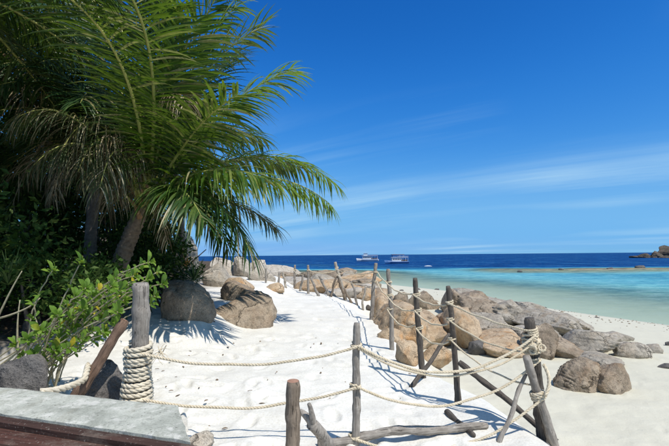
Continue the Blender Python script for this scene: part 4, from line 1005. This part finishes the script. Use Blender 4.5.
for (tx, ty) in ((150, 262), (163, 284), (140, 268), (132, 283), (120, 290), (148, 279), (108, 300), (95, 300), (84, 309), (112, 286), (70, 318), (100, 318), (124, 300), (90, 330), (60, 330), (136, 292), (155, 296),
                 (66, 304), (75, 296), (118, 312), (82, 340), (48, 338), (34, 356), (104, 332), (128, 274), (142, 298), (16, 345), (56, 350), (40, 330), (98, 288), (58, 315), (74, 328), (110, 294), (88, 316), (158, 272), (146, 288), (134, 276), (126, 292), (116, 278), (104, 309), (92, 296), (78, 318), (152, 304), (64, 338), (96, 340), (46, 352), (138, 306), (70, 348), (28, 340), (112, 322), (80, 300), (86, 288)):
    stems.append((rs.uniform(-25, 62), rs.uniform(332, 366), 4.9 + rs.uniform(-.2, .8), 30 + (tx - 30) * rs.uniform(.35, .6), ty + rs.uniform(14, 34), tx, ty, 4.7 + rs.uniform(-.25, .5), int(rs.integers(7, 12))))
for (x0, y0, d0, xc, yc, x1, y1, d1, nl) in stems:
    a = at(x0, y0, d0); a[2] = min(a[2], gz(a[0], a[1]) + .02); c = at(xc, yc, (d0 + d1) / 2); e = at(x1, y1, d1)
    pts = bez(a, c, e, 16); pts[1:-1] += rs.normal(size=(14, 3)) * .008
    mb = MB(); tube(mb, pts, np.linspace(.010, .0055, 16), 6); st = part('stem', mb.mesh('stem', 'shrub_stem'), shrub)
    rosette(st, e, e - pts[-3], nl, 1.0)
    rosette(st, pts[11], pts[12] - pts[10] + rs.normal(size=3) * .05, 5, .85)
    if rs.random() < .6: rosette(st, pts[8], pts[9] - pts[7] + rs.normal(size=3) * .05, 4, .7)
if rest.c: part('leaves', rest.mesh('leaves', 'shrub_leaf'), shrub, 'stuff')
# bare twigs in the shade
tw = thing('bare_twigs', 'leafless grey twigs rising from the sand beside the bright shrub', 'twigs', gb(5, 330, 5.0))
for (x0, y0, xc, yc, x1, y1) in ((-8, 330, 10, 290, 22, 271), (0, 318, 30, 310, 40, 298), (18, 350, 16, 325, 20, 300)):
    mb = MB(); tube(mb, bez(at(x0, y0, 5.0), at(xc, yc, 5), at(x1, y1, 5), 14), np.linspace(.013, .005, 14), 6, True, .2); part('twig', mb.mesh('twig', 'shrub_stem'), tw)

# ------------------------------------------------------------------ spiky plant on the boulder, orange fern
def spiky(label, px, py, D, n, L, w, mat, seed, e0=.1, e1=1.45, name='spiky_plant'):
    c = at(px, py, D); rs = np.random.default_rng(seed); rt = thing(name, label, 'plant', c - [0, 0, .1])
    for k in range(n):
        a = k * 2.39996; e = e0 + (e1 - e0) * (k / n); d = np.array([math.cos(a) * math.cos(e), math.sin(a) * math.cos(e), math.sin(e)])
        V, F = leaflet_geo(c, d, [0, 0, 1] if e < 1.2 else [1, 0, 0], L * rs.uniform(.8, 1.15), w, .22, rs, 6); part('leaf', mesh('leaf', V, F, mat), rt)
spiky('spiky green rosette plant growing on top of the dark boulder', 194, 281, 10.0, 34, .55, .05, 'agave_leaf', 1)
spiky('orange-leaved plant behind the spiky rosette', 186, 268, 11.2, 22, .38, .06, 'orange_leaf', 2, .3)
spiky('dark strappy plant in the shade inland of the bright shrub', 8, 285, 7.0, 26, .6, .05, 'agave_leaf', 3, .2)

# ------------------------------------------------------------------ boats, float
def boat(label, px, py, L, hull_mat, seed, canopy):
    g = on_z(px, py, 0.0); rt = thing('dive_boat', label, 'boat', (g[0], g[1], 0), 'dive boats moored offshore')
    rt.rotation_euler = (0, 0, math.radians(-8 if seed == 1 else 12))
    def P(name, V, F, mat, sm=False, pr=None): return obj(name, mesh(name, V, F, mat, sm), pr or rt)
    def boxm(x0, x1, y0, y1, z0, z1): return [(x0, y0, z0), (x1, y0, z0), (x1, y1, z0), (x0, y1, z0), (x0, y0, z1), (x1, y0, z1), (x1, y1, z1), (x0, y1, z1)], [(0, 3, 2, 1), (4, 5, 6, 7), (0, 1, 5, 4), (1, 2, 6, 5), (2, 3, 7, 6), (3, 0, 4, 7)]
    st = np.linspace(-.5, .5, 15); V = []; F = []; B = L * .125
    for s in st:                                               # bow at -x
        q = (s + .5); hw = B * min(1, (q / .45) ** .6) if q > 0 else .02; sheer = .095 * L + .06 * L * max(0, .45 - q) ** 1.2 * 2.2; x = s * L
        rake = -.05 * L * max(0, .25 - q) * 4
        V += [(x + rake, -max(hw, .03), sheer), (x + rake * .4, -max(hw * .86, .02), 0.25), (x, 0, -.5), (x + rake * .4, max(hw * .86, .02), 0.25), (x + rake, max(hw, .03), sheer)]
    for i in range(14):
        for j in range(4): F.append((i * 5 + j, i * 5 + j + 1, i * 5 + j + 6, i * 5 + j + 5))
        F.append((i * 5 + 4, i * 5, i * 5 + 5, i * 5 + 9))
    F.append(tuple(70 + j for j in range(5))); P('hull', V, F, hull_mat, True)
    z0 = .095 * L
    P('stripe', *boxm(-.30 * L, .495 * L, -B * 1.02, B * 1.02, z0 * .72, z0 * .90), 'boat_blue')
    cab = P('cabin', *boxm(-.24 * L, .16 * L, -B * .72, B * .72, z0 + .002, z0 + .15 * L), 'boat_white')
    for k in range(5):
        x = -.21 * L + k * .073 * L
        for s in (-1, 1): P('window', *boxm(x, x + .05 * L, s * B * .72 - .03, s * B * .72 + .03, z0 + .055 * L, z0 + .115 * L), 'boat_dark', pr=cab)
    P('roof', *boxm(-.28 * L, .46 * L, -B * .9, B * .9, z0 + .155 * L, z0 + .17 * L), 'boat_white')
    for x in (.22, .33, .44):
        for s in (-1, 1): P('pillar', *boxm(x * L, x * L + .08, s * B * .82 - .05, s * B * .82 + .05, z0, z0 + .155 * L), 'boat_white')
    P('wheelhouse', *boxm(-.20 * L, -.02 * L, -B * .55, B * .55, z0 + .172 * L, z0 + .27 * L), 'boat_white' if seed == 1 else 'boat_blue')
    P('upper_canopy', *boxm(-.24 * L, (.30 if canopy else .05) * L, -B * .7, B * .7, z0 + .275 * L, z0 + .288 * L), 'boat_white' if seed == 1 else 'boat_brown')
    if canopy:
        for x in (.10, .27):
            for s in (-1, 1): P('pillar', *boxm(x * L, x * L + .07, s * B * .6 - .04, s * B * .6 + .04, z0 + .172 * L, z0 + .275 * L), 'boat_white')
    for s in (-1, 1): P('railing', *boxm(-.02 * L, .46 * L, s * B * .88 - .02, s * B * .88 + .02, z0 + .205 * L, z0 + .215 * L), 'boat_white')
    P('mast', *boxm(-.11 * L, -.105 * L, -.05, .05, z0 + .29 * L, z0 + .40 * L), 'boat_white')
    for k in range(6): 
        x = (.17 + .045 * k) * L; P('tank_rack', *boxm(x, x + .03 * L, -B * .5, B * .5, z0, z0 + .07 * L), 'boat_brown' if k % 2 else 'boat_dark')
boat('white dive boat with small wheelhouse, the one farther out', 368, 261.3, 13.0, 'boat_white', 1, False)
boat('double-decked dive boat with brown upper canopy and dark hull', 397, 263.6, 10.6, 'boat_blue', 2, True)
g = on_z(428, 266.5, 0); mb = MB(); tube(mb, [g + [-1.3, 0, .05], g + [-.8, 0, .10], g + [0, .1, .12], g + [.8, 0, .10], g + [1.3, 0, .05]], [.05, .17, .22, .17, .05], 10)
obj('mooring_float', mb.mesh('mooring_float', 'boat_white'), None, 'long white float lying on the sea beyond the reef', 'float')

# ------------------------------------------------------------------ litter on the sand
def litter(px, py, L, seed, label, group):
    g = ground(px, py); rs = np.random.default_rng(seed); a = rs.uniform(0, 6.28); L = L * rs.uniform(.7, 1.3)
    us = np.linspace(0, 1, 6); V = []; F = []
    for u in us:
        w = L * .24 * math.sin(math.pi * min(.97, max(.06, u))) ; z = .012 + .05 * L * math.sin(u * 3.1)
        V += [((u - .5) * L, -w, z + .12 * L), ((u - .5) * L, 0, z), ((u - .5) * L, w, z + .10 * L)]
    for i in range(5): b = i * 3; F += [(b, b + 1, b + 4, b + 3), (b + 1, b + 2, b + 5, b + 4)]
    o = obj('dry_leaf', mesh('dry_leaf', V, F, 'dry_leaf'), None, label, 'leaf', group, None, g); o.rotation_euler = (rs.uniform(-.2, .2), rs.uniform(-.2, .2), a)
for k, (x, y) in enumerate(((151, 358), (157, 370), (163, 372), (170, 362), (176, 378), (183, 368), (166, 388), (199, 389), (158, 381), (228, 348), (171, 392), (190, 352), (178, 397), (148, 372), (206, 402), (241, 414), (250, 392), (338, 344), (330, 400), (276, 374), (311, 348), (400, 404), (225, 430), (262, 405))):
    litter(x, y, .055, 500 + k, 'dry brown leaf lying on the white sand', 'dry leaves on the sand')
